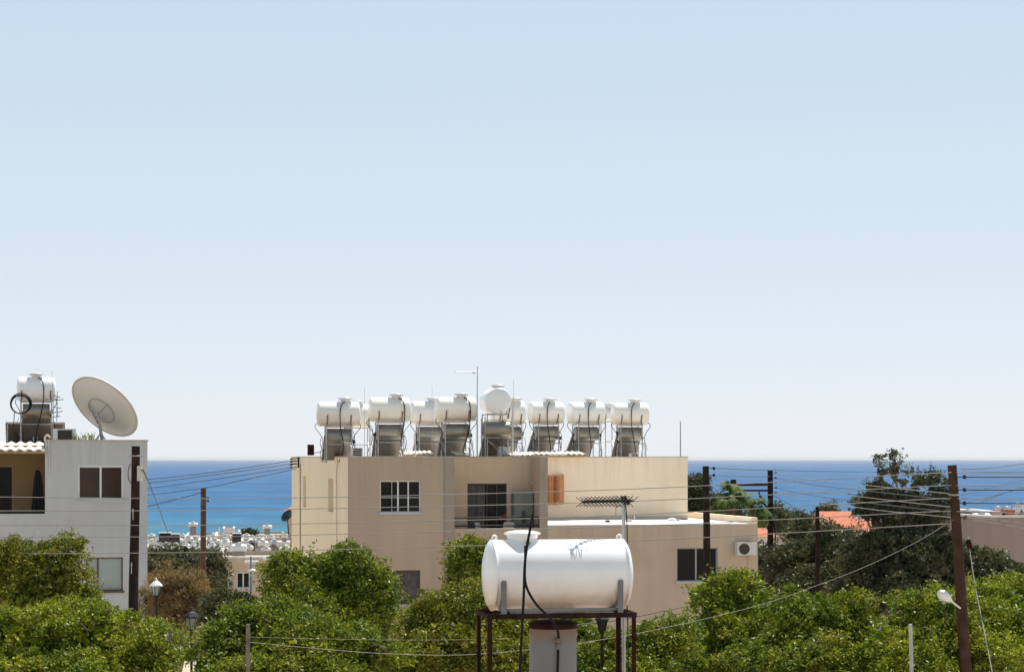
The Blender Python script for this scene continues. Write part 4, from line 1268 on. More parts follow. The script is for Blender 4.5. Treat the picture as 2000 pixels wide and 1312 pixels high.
# ------------------------------------------------------------------ poles
def pole(px, py, Y, r0, r1, label, m='pole', lean=(0, 0), group='wooden utility poles', bits=None, cap=True):
    top = at(px, py, Y); zg = ground_z(Y)
    base = Vector((top.x - lean[0], top.y - lean[1], zg))
    c = empty('utility_pole', base, 0, label, 'utility pole', group)
    hgt = top.z - zg
    pts = [(lean[0] * q + .012 * math.sin(q * 9), lean[1] * q, hgt * q) for q in (0, .2, .4, .6, .8, 1)]
    MB().tube(pts, [r0 + (r1 - r0) * q for q in (0, .2, .4, .6, .8, 1)], 14).build('shaft', m, c)
    return c, base, hgt


def insul(c, base, p_world, side, m='iron'):
    p_ = Vector(p_world) - base
    k = MB(); k.tube([p_, p_ + Vector((side * .12, -.02, 0))], .012, 6)
    k.lathe([(0, -.045), (.035, -.035), (.04, -.005), (.025, 0), (.04, .01), (.035, .035), (0, .045)], 10, Matrix.Translation(p_ + Vector((side * .15, -.02, 0))))
    k.build('insulator', m, c)


YP1 = 57.0
c, bs, hg = pole(265, 871, YP1, .165, .115, 'black stained utility pole in front of the pale grey building', lean=(.12, 0))
k = MB(); tp_ = at(265, 890, YP1) - bs
k.lathe([(.12, -.015), (.15, -.015), (.15, .015), (.12, .015)], 14, Matrix.Translation(tp_)); k.tube([tp_ + Vector((-.24, 0, 0)), tp_ + Vector((.26, 0, 0))], .022, 6); k.build('collar', 'galv', c)
k = MB(); k.box(at(272, 924, YP1) - bs + Vector((.03, -.12, 0)), (.12, .12, .42)); k.build('junction_box', 'plastic_white', c)
k = MB(); q = [at(256, 905, YP1), at(251, 915, YP1), at(251, 935, YP1), at(258, 945, YP1)]; k.tube(smooth_pts([p_ - bs for p_ in q], 5), .012, 5)
q = [at(284, 920, YP1), at(279, 930, YP1), at(277, 940, YP1)]; k.build('cable_loop', 'hose', c)
for py in (1003, 1108):
    k = MB(); p_ = at(262 if py < 1050 else 259, py, YP1) - bs + Vector((0, -.17, 0)); k.tube([p_ + Vector((0, 0, -.16)), p_ + Vector((0, 0, .16))], .012, 6); k.box(p_ + Vector((0, 0, .08)), (.035, .03, .05)); k.build('pole_step', 'porcelain', c)

c, bs, hg = pole(397, 953, 80.0, .14, .105, 'brown utility pole standing against the sea, left of the beige building', m='pole_light', lean=(.02, 0))
insul(c, bs, at(399, 972, 80), 1); insul(c, bs, at(399, 978, 80), 1)
c, bs, hg = pole(1378, 910, 58.0, .135, .09, 'dark utility pole in front of the brown window of the lower block', lean=(-.12, 0))
insul(c, bs, at(1384, 914, 58), 1); insul(c, bs, at(1384, 927.5, 58), 1)
YP4 = 84.0
c, bs, hg = pole(1504, 918, YP4, .15, .11, 'utility pole with a double cross beam behind the lower block', lean=(-.05, 0))
k = MB(); a_, b_ = at(1436, 946, YP4) - bs, at(1504, 946, YP4) - bs
k.box((a_ + b_) / 2 + Vector((0, -.13, 0)), ((b_ - a_).length, .10, .10)); a_, b_ = at(1440, 957.5, YP4) - bs, at(1504, 957.5, YP4) - bs
k.box((a_ + b_) / 2 + Vector((0, -.13, 0)), ((b_ - a_).length, .08, .08)); k.tube([at(1482, 962, YP4) - bs + Vector((0, -.1, 0)), at(1500, 993, YP4) - bs], .025, 6); k.build('cross_beam', 'pole_brown', c)
for py in (923, 933, 942, 952, 961, 978): insul(c, bs, at(1508, py, YP4), 1)
k = MB(); k.tube(smooth_pts([at(1482, 960, YP4) - bs, at(1486, 975, YP4) - bs, at(1497, 990, YP4) - bs, at(1505, 1005, YP4 - .15) - bs, at(1514, 1040, YP4 - .15) - bs, at(1514, 1130, YP4 - .15) - bs], 5), .03, 6); k.build('cable', 'hose', c)
c, bs, hg = pole(1432.5, 936, YP4 + 1.5, .13, .12, 'short topped pole holding the left end of the double cross beam', lean=(0, 0))
insul(c, bs, at(1428, 940, YP4 + 1.5), -1)
c, bs, hg = pole(1596, 989, 76.0, .12, .07, 'slim utility pole standing before the dark trees at right', lean=(-.05, 0))
YP6 = 44.0
c, bs, hg = pole(1859, 908, YP6, .165, .098, 'nearest brown utility pole carrying many wires and a street lamp', m='pole_brown', lean=(-.62, 0))
for i, py in enumerate((931, 956, 982)): insul(c, bs, at(1870, py, YP6), 1)
insul(c, bs, at(1855, 982, YP6), -1); insul(c, bs, at(1872, 1010, YP6), 1)
k = MB(); tp_ = at(1864, 966, YP6) - bs; k.lathe([(.11, -.02), (.125, -.02), (.125, .02), (.11, .02)], 14, Matrix.Translation(tp_)); k.build('collar', 'galv', c)
# cobra lamp on it
sp_ = at(1871, 1187, YP6 - .12)
slm = empty('street_lamp', sp_, 0, 'white oval street lamp reaching left from the nearest pole', 'street lamp')
k = MB().tube(smooth_pts([(0.05, 0, 0), (-.12, -.12, .12), (-.20, -.2, .18)], 4), .022, 8); k.build('arm', 'lamp_white', slm)
ax_ = Vector((-.80, -.35, .52)).normalized(); Q = ax_.to_track_quat('Z', 'Y').to_matrix().to_4x4()
k = MB().lathe([(.025, 0), (.05, .04), (.09, .12), (.115, .22), (.11, .30), (.075, .37), (.03, .40), (0, .402)], 18, Matrix.Translation((-.17, -.18, .16)) @ Q); k.build('lamp_head', 'lamp_white', slm)
pp = Vector((-.17, -.18, .16)) + ax_ * .26
k = MB().lathe([(.05, 0), (.05, -.05), (.04, -.12), (.0, -.14)], 12, Matrix.Translation(pp + Vector((.01, 0, -.06)))); k.build('bulb_glass', 'lamp_glass', slm)


def lantern(px, py_top, Y, label, cap='iron', s=1.0, pane='lamp_glass'):
    zg = ground_z(Y); top = at(px, py_top, Y)
    c = empty('street_lantern', (top.x, top.y, zg), R(20), label, 'street lamp', 'old style lantern posts among the trees')
    H = top.z - zg
    MB().lathe([(.09, 0), (.09, .3), (.05, .4), (.035, 1.2), (.03, H - .62 * s), (.05, H - .60 * s), (.05, H - .57 * s)], 10).build('post', 'iron', c)
    z0 = H - .56 * s
    k = MB()
    k.lathe([(.05 * s, z0), (.085 * s, z0 + .02), (.09 * s, z0 + .035)], 6, None, False)
    for a in range(6):
        an = a * math.pi / 3
        k.tube([(.085 * s * math.cos(an), .085 * s * math.sin(an), z0 + .03), (.15 * s * math.cos(an), .15 * s * math.sin(an), z0 + .31 * s)], .008 * s, 4)
    k.build('cage', 'iron', c)
    MB().lathe([(.078 * s, z0 + .035), (.14 * s, z0 + .30 * s)], 6, None, False).build('lantern_glass', pane, c)
    MB().lathe([(0.0, z0 + .30 * s), (.20 * s, z0 + .305 * s), (.19 * s, z0 + .335 * s), (.10 * s, z0 + .43 * s), (.05 * s, z0 + .46 * s), (.045 * s, z0 + .49 * s), (.02 * s, z0 + .51 * s), (.03 * s, z0 + .535 * s), (0, z0 + .56 * s)], 6, None, False).build('cap', cap, c)
    return c


lantern(374, 1184, 47.0, 'black lantern lamp left of the middle, rising from the front trees')
lantern(305, 1127, 60.0, 'white capped lantern lamp against the brownish bush', cap='lamp_white')
lantern(909, 1142, 48.5, 'white capped lantern lamp just left of the near white tank', cap='lamp_white', s=.8)
lantern(1176, 1190, 43.0, 'black lantern lamp under the near tank stand, before the brown wall', pane='glass', s=.85)


def thin_post(px, py, Y, r_, label, m, lean=0.0, zg=None):
    top = at(px, py, Y); zg = ground_z(Y) if zg is None else zg
    o = MB().tube([(0, 0, 0), (lean, 0, top.z - zg)], [r_ * 1.1, r_], 10).build('post', m)
    o.location = (top.x - lean, Y, zg); return tag(o, label, 'post')


thin_post(484.5, 1218, 32.0, .032, 'thin weathered post in front of the left middle trees holding a low wire', 'post_grey', .02)
thin_post(1778, 1218, 34.0, .032, 'slim grey metal post at lower right, leaning slightly', 'galv', -.15)
fl_ = empty('street_lamp', (at(490, 1086, 118).x, 118, ground_z(118)), 0, 'distant thin blue street lamp before the sand coloured house', 'street lamp')
zt = at(490, 1086, 118).z - ground_z(118)
MB().tube([(0, 0, 0), (0, 0, zt)], [.07, .045], 8).build('post', 'blue', fl_)
zz = at(490, 1113, 118).z - ground_z(118)
MB().lathe([(.0, zz + .1), (.2, zz + .03), (.26, zz - .04), (.1, zz - .08), (0, zz - .1)], 12, Matrix.Translation((.09, 0, 0))).build('lamp_head', 'lamp_white', fl_)


# ------------------------------------------------------------------ wires
def wire(pts, r_, label, m='cable', group=None):
    k = MB().tube(smooth_pts([at(*p_) for p_ in pts], 6), r_, 5)
    return world_mesh(k, 'overhead_wire', m, label, 'wire', group)


wl = [[970, 972, 961, 949, 922], [997, 994, 984, 973, 947], [1025, 1023, 1012, 999, 972], [1048, 1045, 1033, 1022, 997], [1081, 1075, 1062, 1050, 1022]]
nm = ['topmost', 'second highest', 'middle', 'second lowest', 'lowest']
for i, ys_ in enumerate(wl):
    pts = []
    for px, dx in ((-60, 0), (0, 0), (300, None), (560, 1), (1040, 2), (1360, 3), (1858, 4)):
        if px == -60: y = ys_[0] - .6
        elif px == 0: y = ys_[0]
        elif px == 300: y = ys_[0] * .42 + ys_[1] * .58 + 1.6
        else: y = ys_[dx]
        Y = 54 + (YP6 - .2 - 54) * (px + 60) / 1918
        pts.append((px, y, Y))
    wire(pts, .0095, '%s of the five long pale wires crossing the whole view' % nm[i], group='five long wires crossing the view')
# right of the near pole
for i, (y0, y1) in enumerate(((922, 926), (948, 951), (973, 976), (998, 1004))):
    wire([(1862, y0, YP6), (1930, (y0 + y1) / 2 - 1, YP6 - 1), (2060, y1, YP6 - 3)], .009, '%s pale wire leaving the nearest pole to the right edge' % ORD[i], group='wires right of the nearest pole')
for i, (y0, y1) in enumerate(((931, 932), (956, 957), (982, 983))):
    wire([(1880, y0, YP6), (2060, y1, YP6 - 2)], .014, '%s dark wire from the right side insulators of the nearest pole' % ORD[i], 'dark_cable', group='wires right of the nearest pole')
for i, (x0, y0, y1) in enumerate(((1878, 966, 932), (1878, 984, 948), (1878, 1000, 938), (1878, 916, 907))):
    wire([(x0, y0, YP6 + .2), (1940, (y0 + y1) / 2 + 1.5, YP6 + 6), (2060, y1 - 10, YP6 + 16)], .009, '%s wire slanting up to the right edge behind the nearest pole' % ORD[i], 'dark_cable', group='slanting wires at right')
for i, (y0, y1) in enumerate(((1010, 1024), (1012, 1036))):
    wire([(1882, y0, YP6), (1950, (y0 + y1) / 2 - 1, YP6 - 1), (2060, y1 + 6, YP6 - 3)], .009, '%s wire sagging down to the right edge from the nearest pole' % ORD[i], group='slanting wires at right')
# pole to pole on the right
fan = [(923, 944, 962), (933, 955, 974), (942, 968, 988), (952, 978, 998), (961, 990, 1008)]
for i, (y0, ym, y1) in enumerate(fan):
    wire([(1512, y0, YP4), (1580, y0 + (ym - y0) * .42 + 3, YP4 - 13), (1700, ym + 4, YP4 - 27), (1858, y1 + 2, YP6 + .2)], .010, '%s wire from the top of the fan between cross beam pole and nearest pole' % ORD[i], 'dark_cable' if i % 2 else 'cable', group='fan of wires over the sea at right')
wire([(1389, 913.5, 58), (1445, 916, 70), (1505, 918, YP4), (1700, 921, 92), (2060, 922, 100)], .014, 'high thin wire running from the dark pole top along the sea horizon', 'dark_cable')
wire([(1389, 927.5, 58), (1445, 930, 70), (1505, 930, YP4)], .012, 'short wire from the dark pole lower insulator to the cross beam pole', 'dark_cable')
wire([(1512, 968, YP4), (1545, 986, YP4 + 5), (1585, 1008, YP4 + 10)], .016, 'short dark wire dropping right from the cross beam pole into the trees', 'dark_cable')
wire([(1430, 940, YP4 + 1.5), (1418, 943, YP4 + 2), (1400, 948, YP4 + 4)], .02, 'short dark wire left of the double cross beam over the palm', 'dark_cable')
# left over the sea
Yb = A.place(-.34, side_v(586)[0]).y
for i, (y0, ym, y1) in enumerate(((898, 921, 936), (904, 926, 943), (911, 935, 953))):
    wire([(579, y0, Yb), (430, ym - 1, 78), (290, y1, 80), (150, y1 + 12, 82)], .014, '%s dark wire rising over the sea to the beige building corner' % ['top', 'second', 'third'][i], 'dark_cable', group='four service wires over the sea at left')
wire([(579, 915, Yb), (480, 936, 78), (405, 951.5, 79), (290, 966, 80), (150, 978, 82)], .014, 'lowest dark wire to the beige building corner, passing the brown pole top', 'dark_cable', group='four service wires over the sea at left')
wire([(392, 962, 79.9), (350, 973, 80), (290, 988, 81), (200, 1006, 82)], .018, 'dark wire dropping left from the brown pole top', 'dark_cable')
wire([(276, 915, YP1), (283, 925, YP1 + 2), (300, 965, YP1 + 25), (328, 1040, YP1 + 60)], .02, 'steep thin wire dropping over the sea beside the grey building edge', 'dark_cable')
# low front wires
wire([(486, 1253, 32), (600, 1264, 32.5), (760, 1276, 33), (930, 1277, 33.5), (1130, 1255, 34.5), (1290, 1227, 36), (1480, 1182, 38), (1600, 1141, 39.5), (1690, 1106, 40.5), (1790, 1058, 42), (1866, 1012, YP6)], .004, 'pale sagging wire from the thin post across the trees up to the nearest pole')
wire([(1060, 1226, 40), (1200, 1211, 44), (1280, 1196, 47), (1370, 1176, 50), (1500, 1138, 56)], .012, 'faint dark wire across the brown wall right of the near tank', 'dark_cable')
wire([(486, 1243, 32.2), (640, 1247, 34), (840, 1249, 38), (1000, 1246, 42)], .0025, 'very thin upper wire from the thin post across the trees', 'cable')
# guy wire on the near pole with insulator
wire([(1882, 1012, YP6), (1890, 1040, YP6 - .3), (1893, 1066, YP6 - .6), (1906, 1150, YP6 - 1.4), (1938, 1312, YP6 - 3.2), (1958, 1420, YP6 - 4.4)], .010, 'pale guy wire slanting down right of the nearest pole', 'cable')
k = MB(); p_ = at(1893, 1063, YP6 - .6)
k.lathe([(0, -.12), (.05, -.1), (.06, -.02), (.045, 0), (.06, .02), (.05, .1), (0, .12)], 10, Matrix.Translation(p_) @ Matrix.Rotation(R(-12), 4, 'Y'))
world_mesh(k, 'strain_insulator', 'rust', 'dark brown egg shaped insulator on the guy wire', 'insulator', base=p_)


# ------------------------------------------------------------------ foliage
def np_leaves(cen, nrm, size, rng, droop=0.35, aspect=0.42, jit=0.35):
    n_ = len(cen)
    d = nrm + rng.normal(0, .75, (n_, 3)); d[:, 2] -= droop
    d /= np.linalg.norm(d, axis=1)[:, None] + 1e-9
    r_ = rng.normal(0, 1, (n_, 3)); r_[:, 2] *= .6
    s_ = np.cross(d, r_ + 0.0); s_ /= np.linalg.norm(s_, axis=1)[:, None] + 1e-9
    L_ = size * (1 + rng.uniform(-jit, jit, n_))[:, None]
    up_ = np.cross(s_, d)
    b_ = cen - d * L_ * .5
    tip = cen + d * L_ * .5
    l_ = cen + s_ * L_ * aspect * .5 + up_ * L_ * .08
    rr = cen - s_ * L_ * aspect * .5 + up_ * L_ * .08
    return np.stack([b_, rr, tip, l_], axis=1).reshape(-1, 3)


def mesh_quads(name, verts, m, parent):
    n_ = len(verts) // 4
    me = bpy.data.meshes.new(name)
    me.vertices.add(len(verts)); me.vertices.foreach_set('co', verts.astype(np.float32).ravel())
    me.loops.add(n_ * 4); me.loops.foreach_set('vertex_index', np.arange(n_ * 4, dtype=np.int32))
    me.polygons.add(n_); me.polygons.foreach_set('loop_start', np.arange(0, n_ * 4, 4, dtype=np.int32))
    me.polygons.foreach_set('loop_total', np.full(n_, 4, dtype=np.int32))
    me.materials.append(M[m]); me.update(calc_edges=True)
    o = bpy.data.objects.new(name, me); SC.collection.objects.link(o); o.parent = parent
    return o


def lump(p, seed, f):
    """cheap smooth 3-D noise in about -1..1"""
    a = seed * 1.7
    x, y, z = p[:, 0] * f, p[:, 1] * f, p[:, 2] * f
    return (np.sin(x * 1.0 + 2.1 * np.sin(y * .7 + a) + a) + np.sin(y * 1.3 + 1.7 * np.sin(z * .9 + a * 2) + 2 * a) + np.sin(z * 1.2 + 1.9 * np.sin(x * .8 + a * 3) + 3 * a)) / 3


DENS = 0.82


def tree(name, label, lobes, leaf='leaf_mid', tufts=2200, per=16, size=.11, tuft=.17, seed=1, droop=.35, gap=-.17, cat='tree', group=None, inner=.8, shell=.62,
         fine=False, trunk=True, ymin=None, depth=.85, aspect=.38, sprigs=0, twigs=9):
    """lobes: (px, py, Y, rx_px, ry_px)"""
    rng = np.random.default_rng(seed)
    Ls = []
    for (px, py, Y, rx, ry) in lobes:
        c_ = at(px, py, Y); a_ = rx / F * Y; b_ = ry / F * Y; a_ = max(a_ * .6, a_ - tuft * 1.25); b_ = max(b_ * .6, b_ - tuft * 1.25)
        Ls.append((c_.x, c_.y, c_.z, a_, max(a_, b_) * depth, b_))
    Ls = np.array(Ls)
    big = Ls[np.argmax(Ls[:, 3] * Ls[:, 5])]
    bx, by = float(big[0]), float(big[1]); zg = ground_z(by)
    root = empty(name, (bx, by, zg), 0, label, cat, group)
    org = np.array([bx, by, zg])
    wgt = (Ls[:, 3] * Ls[:, 4] + Ls[:, 3] * Ls[:, 5] + Ls[:, 4] * Ls[:, 5]); wgt = wgt / wgt.sum()
    # branch clumps on the lobes, leaf tufts on each clump's upper side, leaves in each tuft
    tpc = 12
    nc = int(tufts * DENS) // tpc
    li = rng.choice(len(Ls), nc, p=wgt)
    d = rng.normal(0, 1, (nc, 3)); d /= np.linalg.norm(d, axis=1)[:, None]
    q = shell + (1.04 - shell) * rng.uniform(0, 1, nc) ** .6
    rad = Ls[li, 3:6]
    pos = Ls[li, :3] + d * rad * q[:, None]
    f_ = .17 / tuft
    pos = pos + d * rad * (lump(pos, seed, 1.9 * f_) * .20 + lump(pos, seed + 5, 4.5 * f_) * .13)[:, None]
    keep = np.ones(nc, bool)
    for l_ in Ls:
        e = (((pos - l_[:3]) / l_[3:6]) ** 2).sum(1)
        keep &= ~(e < (shell * .78) ** 2)
    keep &= lump(pos, seed + 9, 2.4 * f_) > gap
    pos = pos[keep]; d = d[keep]; nc = len(pos)
    rc = tuft * rng.uniform(1.2, 3.5, nc)
    td = rng.normal(0, .75, (nc, tpc, 3)) + d[:, None, :] * .6; td[:, :, 2] += .95
    td /= np.linalg.norm(td, axis=2)[:, :, None]
    tp = pos[:, None, :] + td * (rc[:, None] * rng.uniform(.55, 1.15, (nc, tpc)))[:, :, None] * np.array([1, 1, .8])
    pos = tp.reshape(-1, 3); d = td.reshape(-1, 3)
    nt_ = len(pos)
    off = rng.normal(0, 1, (nt_, per, 3)); off /= np.linalg.norm(off, axis=2)[:, :, None]
    off *= (rng.uniform(0.1, 1, (nt_, per, 1)) ** .6) * tuft * .9 * (1 + rng.uniform(-.4, .5, (nt_, 1, 1)))
    off[:, :, 2] *= .8
    cen = (pos[:, None, :] + off).reshape(-1, 3)
    nr = (d[:, None, :] * .6 + off / tuft * .9).reshape(-1, 3)
    V = np_leaves(cen, nr, size, rng, droop, aspect)
    if inner > 0:
        ni = int(tufts * inner)
        li = rng.choice(len(Ls), ni, p=wgt)
        d2 = rng.normal(0, 1, (ni, 3)); d2 /= np.linalg.norm(d2, axis=1)[:, None]
        p2 = Ls[li, :3] + d2 * Ls[li, 3:6] * (rng.uniform(.10, .70, ni) ** .6)[:, None]
        V = np.concatenate([V, np_leaves(p2, d2, size * 2.6, rng, droop, .7)])
    if sprigs:
        # long loose shoots sticking out of the crown
        out = []
        for i in range(sprigs):
            l_ = Ls[rng.integers(len(Ls))]
            a = rng.uniform(-1, 1); dd = np.array([a, rng.uniform(-.6, .3), rng.uniform(.35, 1.1)]); dd /= np.linalg.norm(dd)
            p0 = l_[:3] + dd * l_[3:6] * .92
            ln = rng.uniform(.3, 1.0) * tuft * 4.5
            for j in range(16):
                out.append(p0 + dd * ln * j / 15 + rng.normal(0, size * .45, 3))
        out = np.array(out); V = np.concatenate([V, np_leaves(out, np.tile([0, 0, .3], (len(out), 1)), size, rng, .3, aspect)])
    mesh_quads('crown', V - org, leaf, root)
    if trunk:
        k = MB(); rt = max(.10, min(.26, float(Ls[:, 3].max()) * .10))
        mid = Vector((0.0, 0.0, max(.8, (float(Ls[:, 2].min()) - zg) * .62)))
        k.tube([(0, 0, -.2), (rt * .3, 0, mid.z * .5), mid], [rt * 1.25, rt, rt * .85], 9)
        for l_ in Ls:
            e = Vector(l_[:3] - org); e.z += l_[5] * .25
            m_ = mid.lerp(e, .5) + Vector((rng.uniform(-.2, .2), rng.uniform(-.2, .2), .15))
            k.tube([mid - Vector((0, 0, .1)), m_, e], [rt * .7, rt * .42, rt * .12], 7)
        for i in range(int(twigs)):
            l_ = Ls[rng.integers(len(Ls))]
            an = rng.uniform(0, 2 * math.pi); dd = np.array([math.cos(an) * .8, -rng.uniform(.3, 1), rng.uniform(-.1, 1.)]); dd /= np.linalg.norm(dd)
            p0 = Vector(l_[:3] + dd * l_[3:6] * .85 - org); ax_ = Vector((rng.uniform(-1, 1), rng.uniform(-.5, .1), rng.uniform(.0, .6)))
            ln = rng.uniform(.5, 1.1) * tuft * 3.2
            k.tube(smooth_pts([p0, p0 + ax_ * ln * .5 + Vector((0, -.18, .12)), p0 + ax_ * ln + Vector((0, -.2, -.02))], 3), [.012 - .001 * j for j in range(7)], 4, False)
        k.build('trunk', 'bark', root)
    return root


FG = 'bushy green trees along the front'
tree('leafy_tree', 'bright green bushy tree filling the lower left corner', [(60, 1255, 46, 120, 62), (180, 1262, 46, 110, 70), (285, 1268, 45.5, 62, 58), (20, 1330, 45, 110, 60), (150, 1340, 45, 130, 60), (275, 1330, 45, 66, 55), (120, 1222, 46.5, 60, 38), (215, 1215, 46.5, 50, 30)],
     'leaf_bright', 8200, 25, .096, .18, seed=1, group=FG, sprigs=12)
tree('leafy_tree', 'yellow green tree in front of the grey building, left of its lower window', [(35, 1130, 54, 75, 58), (105, 1132, 54, 72, 60), (152, 1158, 53.5, 40, 40), (60, 1180, 53.5, 90, 50), (140, 1190, 53.5, 55, 40), (135, 1085, 54, 35, 26), (20, 1090, 54, 40, 26), (-40, 1150, 54, 50, 70)],
     'leaf_olive', 5600, 25, .096, .18, seed=2, group=FG, sprigs=26)
tree('feathery_bush', 'brownish feathery bush behind the white capped lantern', [(330, 1160, 61, 42, 45), (370, 1170, 61, 38, 50), (350, 1200, 61, 50, 45), (300, 1180, 61.5, 30, 40), (385, 1205, 60.5, 28, 35), (320, 1130, 61, 28, 18)],
     'leaf_brown', 3600, 16, .085, .16, seed=3, droop=-.3, aspect=.22, cat='bush', sprigs=20)
tree('leafy_tree', 'large round green tree left of centre in front of the beige building corner', [(590, 1130, 54, 65, 48), (660, 1127, 54, 60, 44), (715, 1150, 54, 52, 52), (568, 1168, 54, 46, 46), (640, 1180, 53.5, 85, 60), (738, 1195, 54, 34, 46), (592, 1100, 54, 42, 20), (668, 1104, 54, 40, 18), (570, 1215, 53.5, 50, 35), (690, 1225, 53.5, 55, 35), (742, 1235, 53.5, 26, 26)],
     'leaf_mid', 7200, 25, .096, .18, seed=4, group=FG, sprigs=14)
tree('leafy_tree', 'wide green tree at the bottom behind the thin weathered post', [(458, 1268, 43, 62, 46), (550, 1258, 43, 90, 55), (660, 1275, 43, 80, 48), (405, 1305, 42.5, 42, 45), (520, 1320, 42.5, 120, 55), (660, 1320, 42.5, 100, 50), (480, 1228, 43.5, 42, 28), (560, 1218, 44, 40, 26), (740, 1290, 43, 60, 40)],
     'leaf_mid', 8200, 25, .096, .18, seed=5, group=FG, sprigs=12)
tree('leafy_shrub', 'smaller dark green tree between the brownish bush and the large round tree', [(438, 1197, 60, 34, 26), (482, 1192, 60, 28, 26), (455, 1210, 60, 45, 28), (500, 1205, 60, 25, 28)],
     'leaf_dark', 2600, 16, .11, .18, seed=6, sprigs=6)
tree('leafy_tree', 'light green tree in front of the brown building left of the near tank', [(860, 1215, 46, 55, 50), (920, 1225, 46, 60, 55), (835, 1250, 46, 48, 45), (900, 1280, 45.5, 100, 50), (990, 1260, 46, 50, 55), (800, 1290, 45.5, 45, 40), (862, 1180, 46, 30, 18), (1000, 1310, 45, 60, 40), (925, 1188, 46.3, 40, 24)],
     'leaf_olive', 7000, 25, .096, .18, seed=7, group=FG, sprigs=16)
tree('leafy_tree', 'dark green tree half hidden behind the left end of the near tank', [(925, 1095, 57, 42, 38), (950, 1120, 57, 50, 45), (915, 1140, 57, 38, 34), (960, 1160, 57, 50, 30)],
     'leaf_mid', 3400, 25, .096, .18, seed=8, group=FG, sprigs=8)
tree('leafy_tree', 'green tree directly under and right of the near tank stand', [(1120, 1270, 44, 60, 45), (1195, 1298, 44, 62, 40), (1135, 1235, 44.5, 22, 20), (1100, 1320, 43.5, 80, 40), (1270, 1275, 44, 55, 42), (1310, 1262, 44, 45, 38), (1230, 1330, 43.5, 90, 40), (1060, 1290, 44, 40, 50), (1110, 1200, 44.6, 22, 16)],
     'leaf_mid', 6000, 25, .096, .18, seed=9, group=FG, sprigs=12)
tree('leafy_tree', 'bright green tree below the dark utility pole in front of the lower block', [(1410, 1185, 48, 55, 48), (1460, 1190, 48, 55, 46), (1385, 1215, 48, 45, 42), (1440, 1240, 47.5, 90, 50), (1360, 1260, 47, 55, 40), (1450, 1300, 47, 130, 45), (1438, 1152, 48, 26, 18), (1510, 1225, 48, 40, 38)],
     'leaf_bright', 6600, 25, .096, .18, seed=10, group=FG, sprigs=18)
tree('leafy_tree', 'wide bright green tree right of the bottom centre', [(1570, 1244, 46, 66, 46), (1655, 1238, 47, 66, 50), (1560, 1300, 45.5, 110, 50), (1680, 1290, 45.5, 90, 50), (1600, 1212, 46.5, 40, 22), (1682, 1196, 47, 34, 26), (1545, 1196, 46.5, 28, 24)],
     'leaf_mid', 6600, 25, .096, .18, seed=12, group=FG, sprigs=16)
tree('leafy_tree', 'bright green tree at lower right behind the slim grey post and nearest pole', [(1780, 1250, 45, 65, 48), (1850, 1240, 45.5, 60, 46), (1800, 1305, 44.8, 110, 50), (1900, 1300, 45, 80, 55), (1785, 1202, 45.7, 32, 22), (1856, 1192, 46, 36, 32)],
     'leaf_bright', 5600, 25, .096, .18, seed=13, group=FG, sprigs=14)
tree('leafy_tree', 'bright green tree filling the lower right corner', [(1960, 1190, 49, 60, 46), (1930, 1235, 48, 60, 50), (2010, 1250, 48, 60, 60), (1960, 1290, 47.5, 80, 55), (1900, 1180, 49.5, 36, 26), (1990, 1165, 49.5, 40, 26)],
     'leaf_bright', 5600, 25, .096, .18, seed=14, group=FG, sprigs=14)
# darker trees behind
tree('evergreen_tree', 'dark evergreen tree behind the slim utility pole', [(1560, 1110, 82, 55, 60), (1610, 1090, 82, 50, 62), (1580, 1160, 81, 70, 50), (1550, 1098, 83, 28, 32), (1640, 1150, 81, 55, 55)],
     'leaf_dark', 5200, 15, .15, .25, seed=15, group='dark trees at right', sprigs=10)
tree('evergreen_tree', 'tall loose crowned dark tree rising above the sea horizon at right', [(1722, 930, 74, 13, 34), (1748, 918, 74, 12, 34), (1762, 940, 74, 14, 34), (1702, 965, 74, 14, 32), (1684, 990, 74, 13, 26), (1788, 945, 74, 13, 32), (1818, 952, 74, 13, 32), (1846, 968, 74, 12, 32), (1735, 975, 74, 30, 26), (1775, 980, 74, 30, 26),
     (1815, 995, 74, 34, 28), (1708, 1010, 74, 34, 26), (1690, 1040, 74, 26, 24), (1760, 1020, 74, 60, 34), (1822, 1030, 74, 44, 36), (1760, 1080, 73.5, 95, 52), (1700, 1105, 73.5, 65, 50), (1770, 1155, 73, 105, 54), (1845, 1095, 73.5, 45, 60), (1690, 1165, 73, 75, 48)],
     'leaf_dark', 23000, 11, .115, .13, seed=16, group='dark trees at right', sprigs=150, gap=-.12, shell=.25, inner=.06, twigs=24)
tree('evergreen_tree', 'dusty green tree with pale blossom above the slim pole base', [(1575, 1040, 96, 30, 28), (1620, 1060, 96, 35, 34), (1660, 1070, 95, 35, 36), (1600, 1080, 95, 60, 35), (1548, 1045, 97, 16, 18)],
     'leaf_grey', 3600, 15, .14, .24, seed=17, group='dark trees at right', sprigs=12)
tree('evergreen_tree', 'dusty green tree right of the nearest pole below the far brown house', [(1920, 1120, 78, 45, 36), (1970, 1110, 80, 45, 28), (1905, 1155, 77, 45, 34), (1990, 1140, 78, 50, 40), (1880, 1110, 78, 28, 34)],
     'leaf_grey', 3800, 15, .15, .24, seed=18, group='dark trees at right', sprigs=8)
tree('evergreen_tree', 'small grey green tree behind the right end of the terrace', [(1356, 960, 105, 18, 16), (1358, 990, 105, 22, 18), (1345, 1005, 105, 25, 20), (1385, 1000, 107, 22, 18)],
     'leaf_grey', 1500, 14, .18, .28, seed=19, sprigs=6, gap=-.2)
tree('evergreen_tree', 'dark pine like tree beside the grey building edge', [(308, 1104, 110, 34, 18), (335, 1102, 110, 26, 16), (300, 1118, 109, 32, 22), (340, 1118, 109, 32, 24), (366, 1084, 110, 18, 20), (372, 1108, 110, 24, 22)],
     'leaf_dark', 2600, 14, .17, .28, seed=20, group='dark trees before the distant houses')
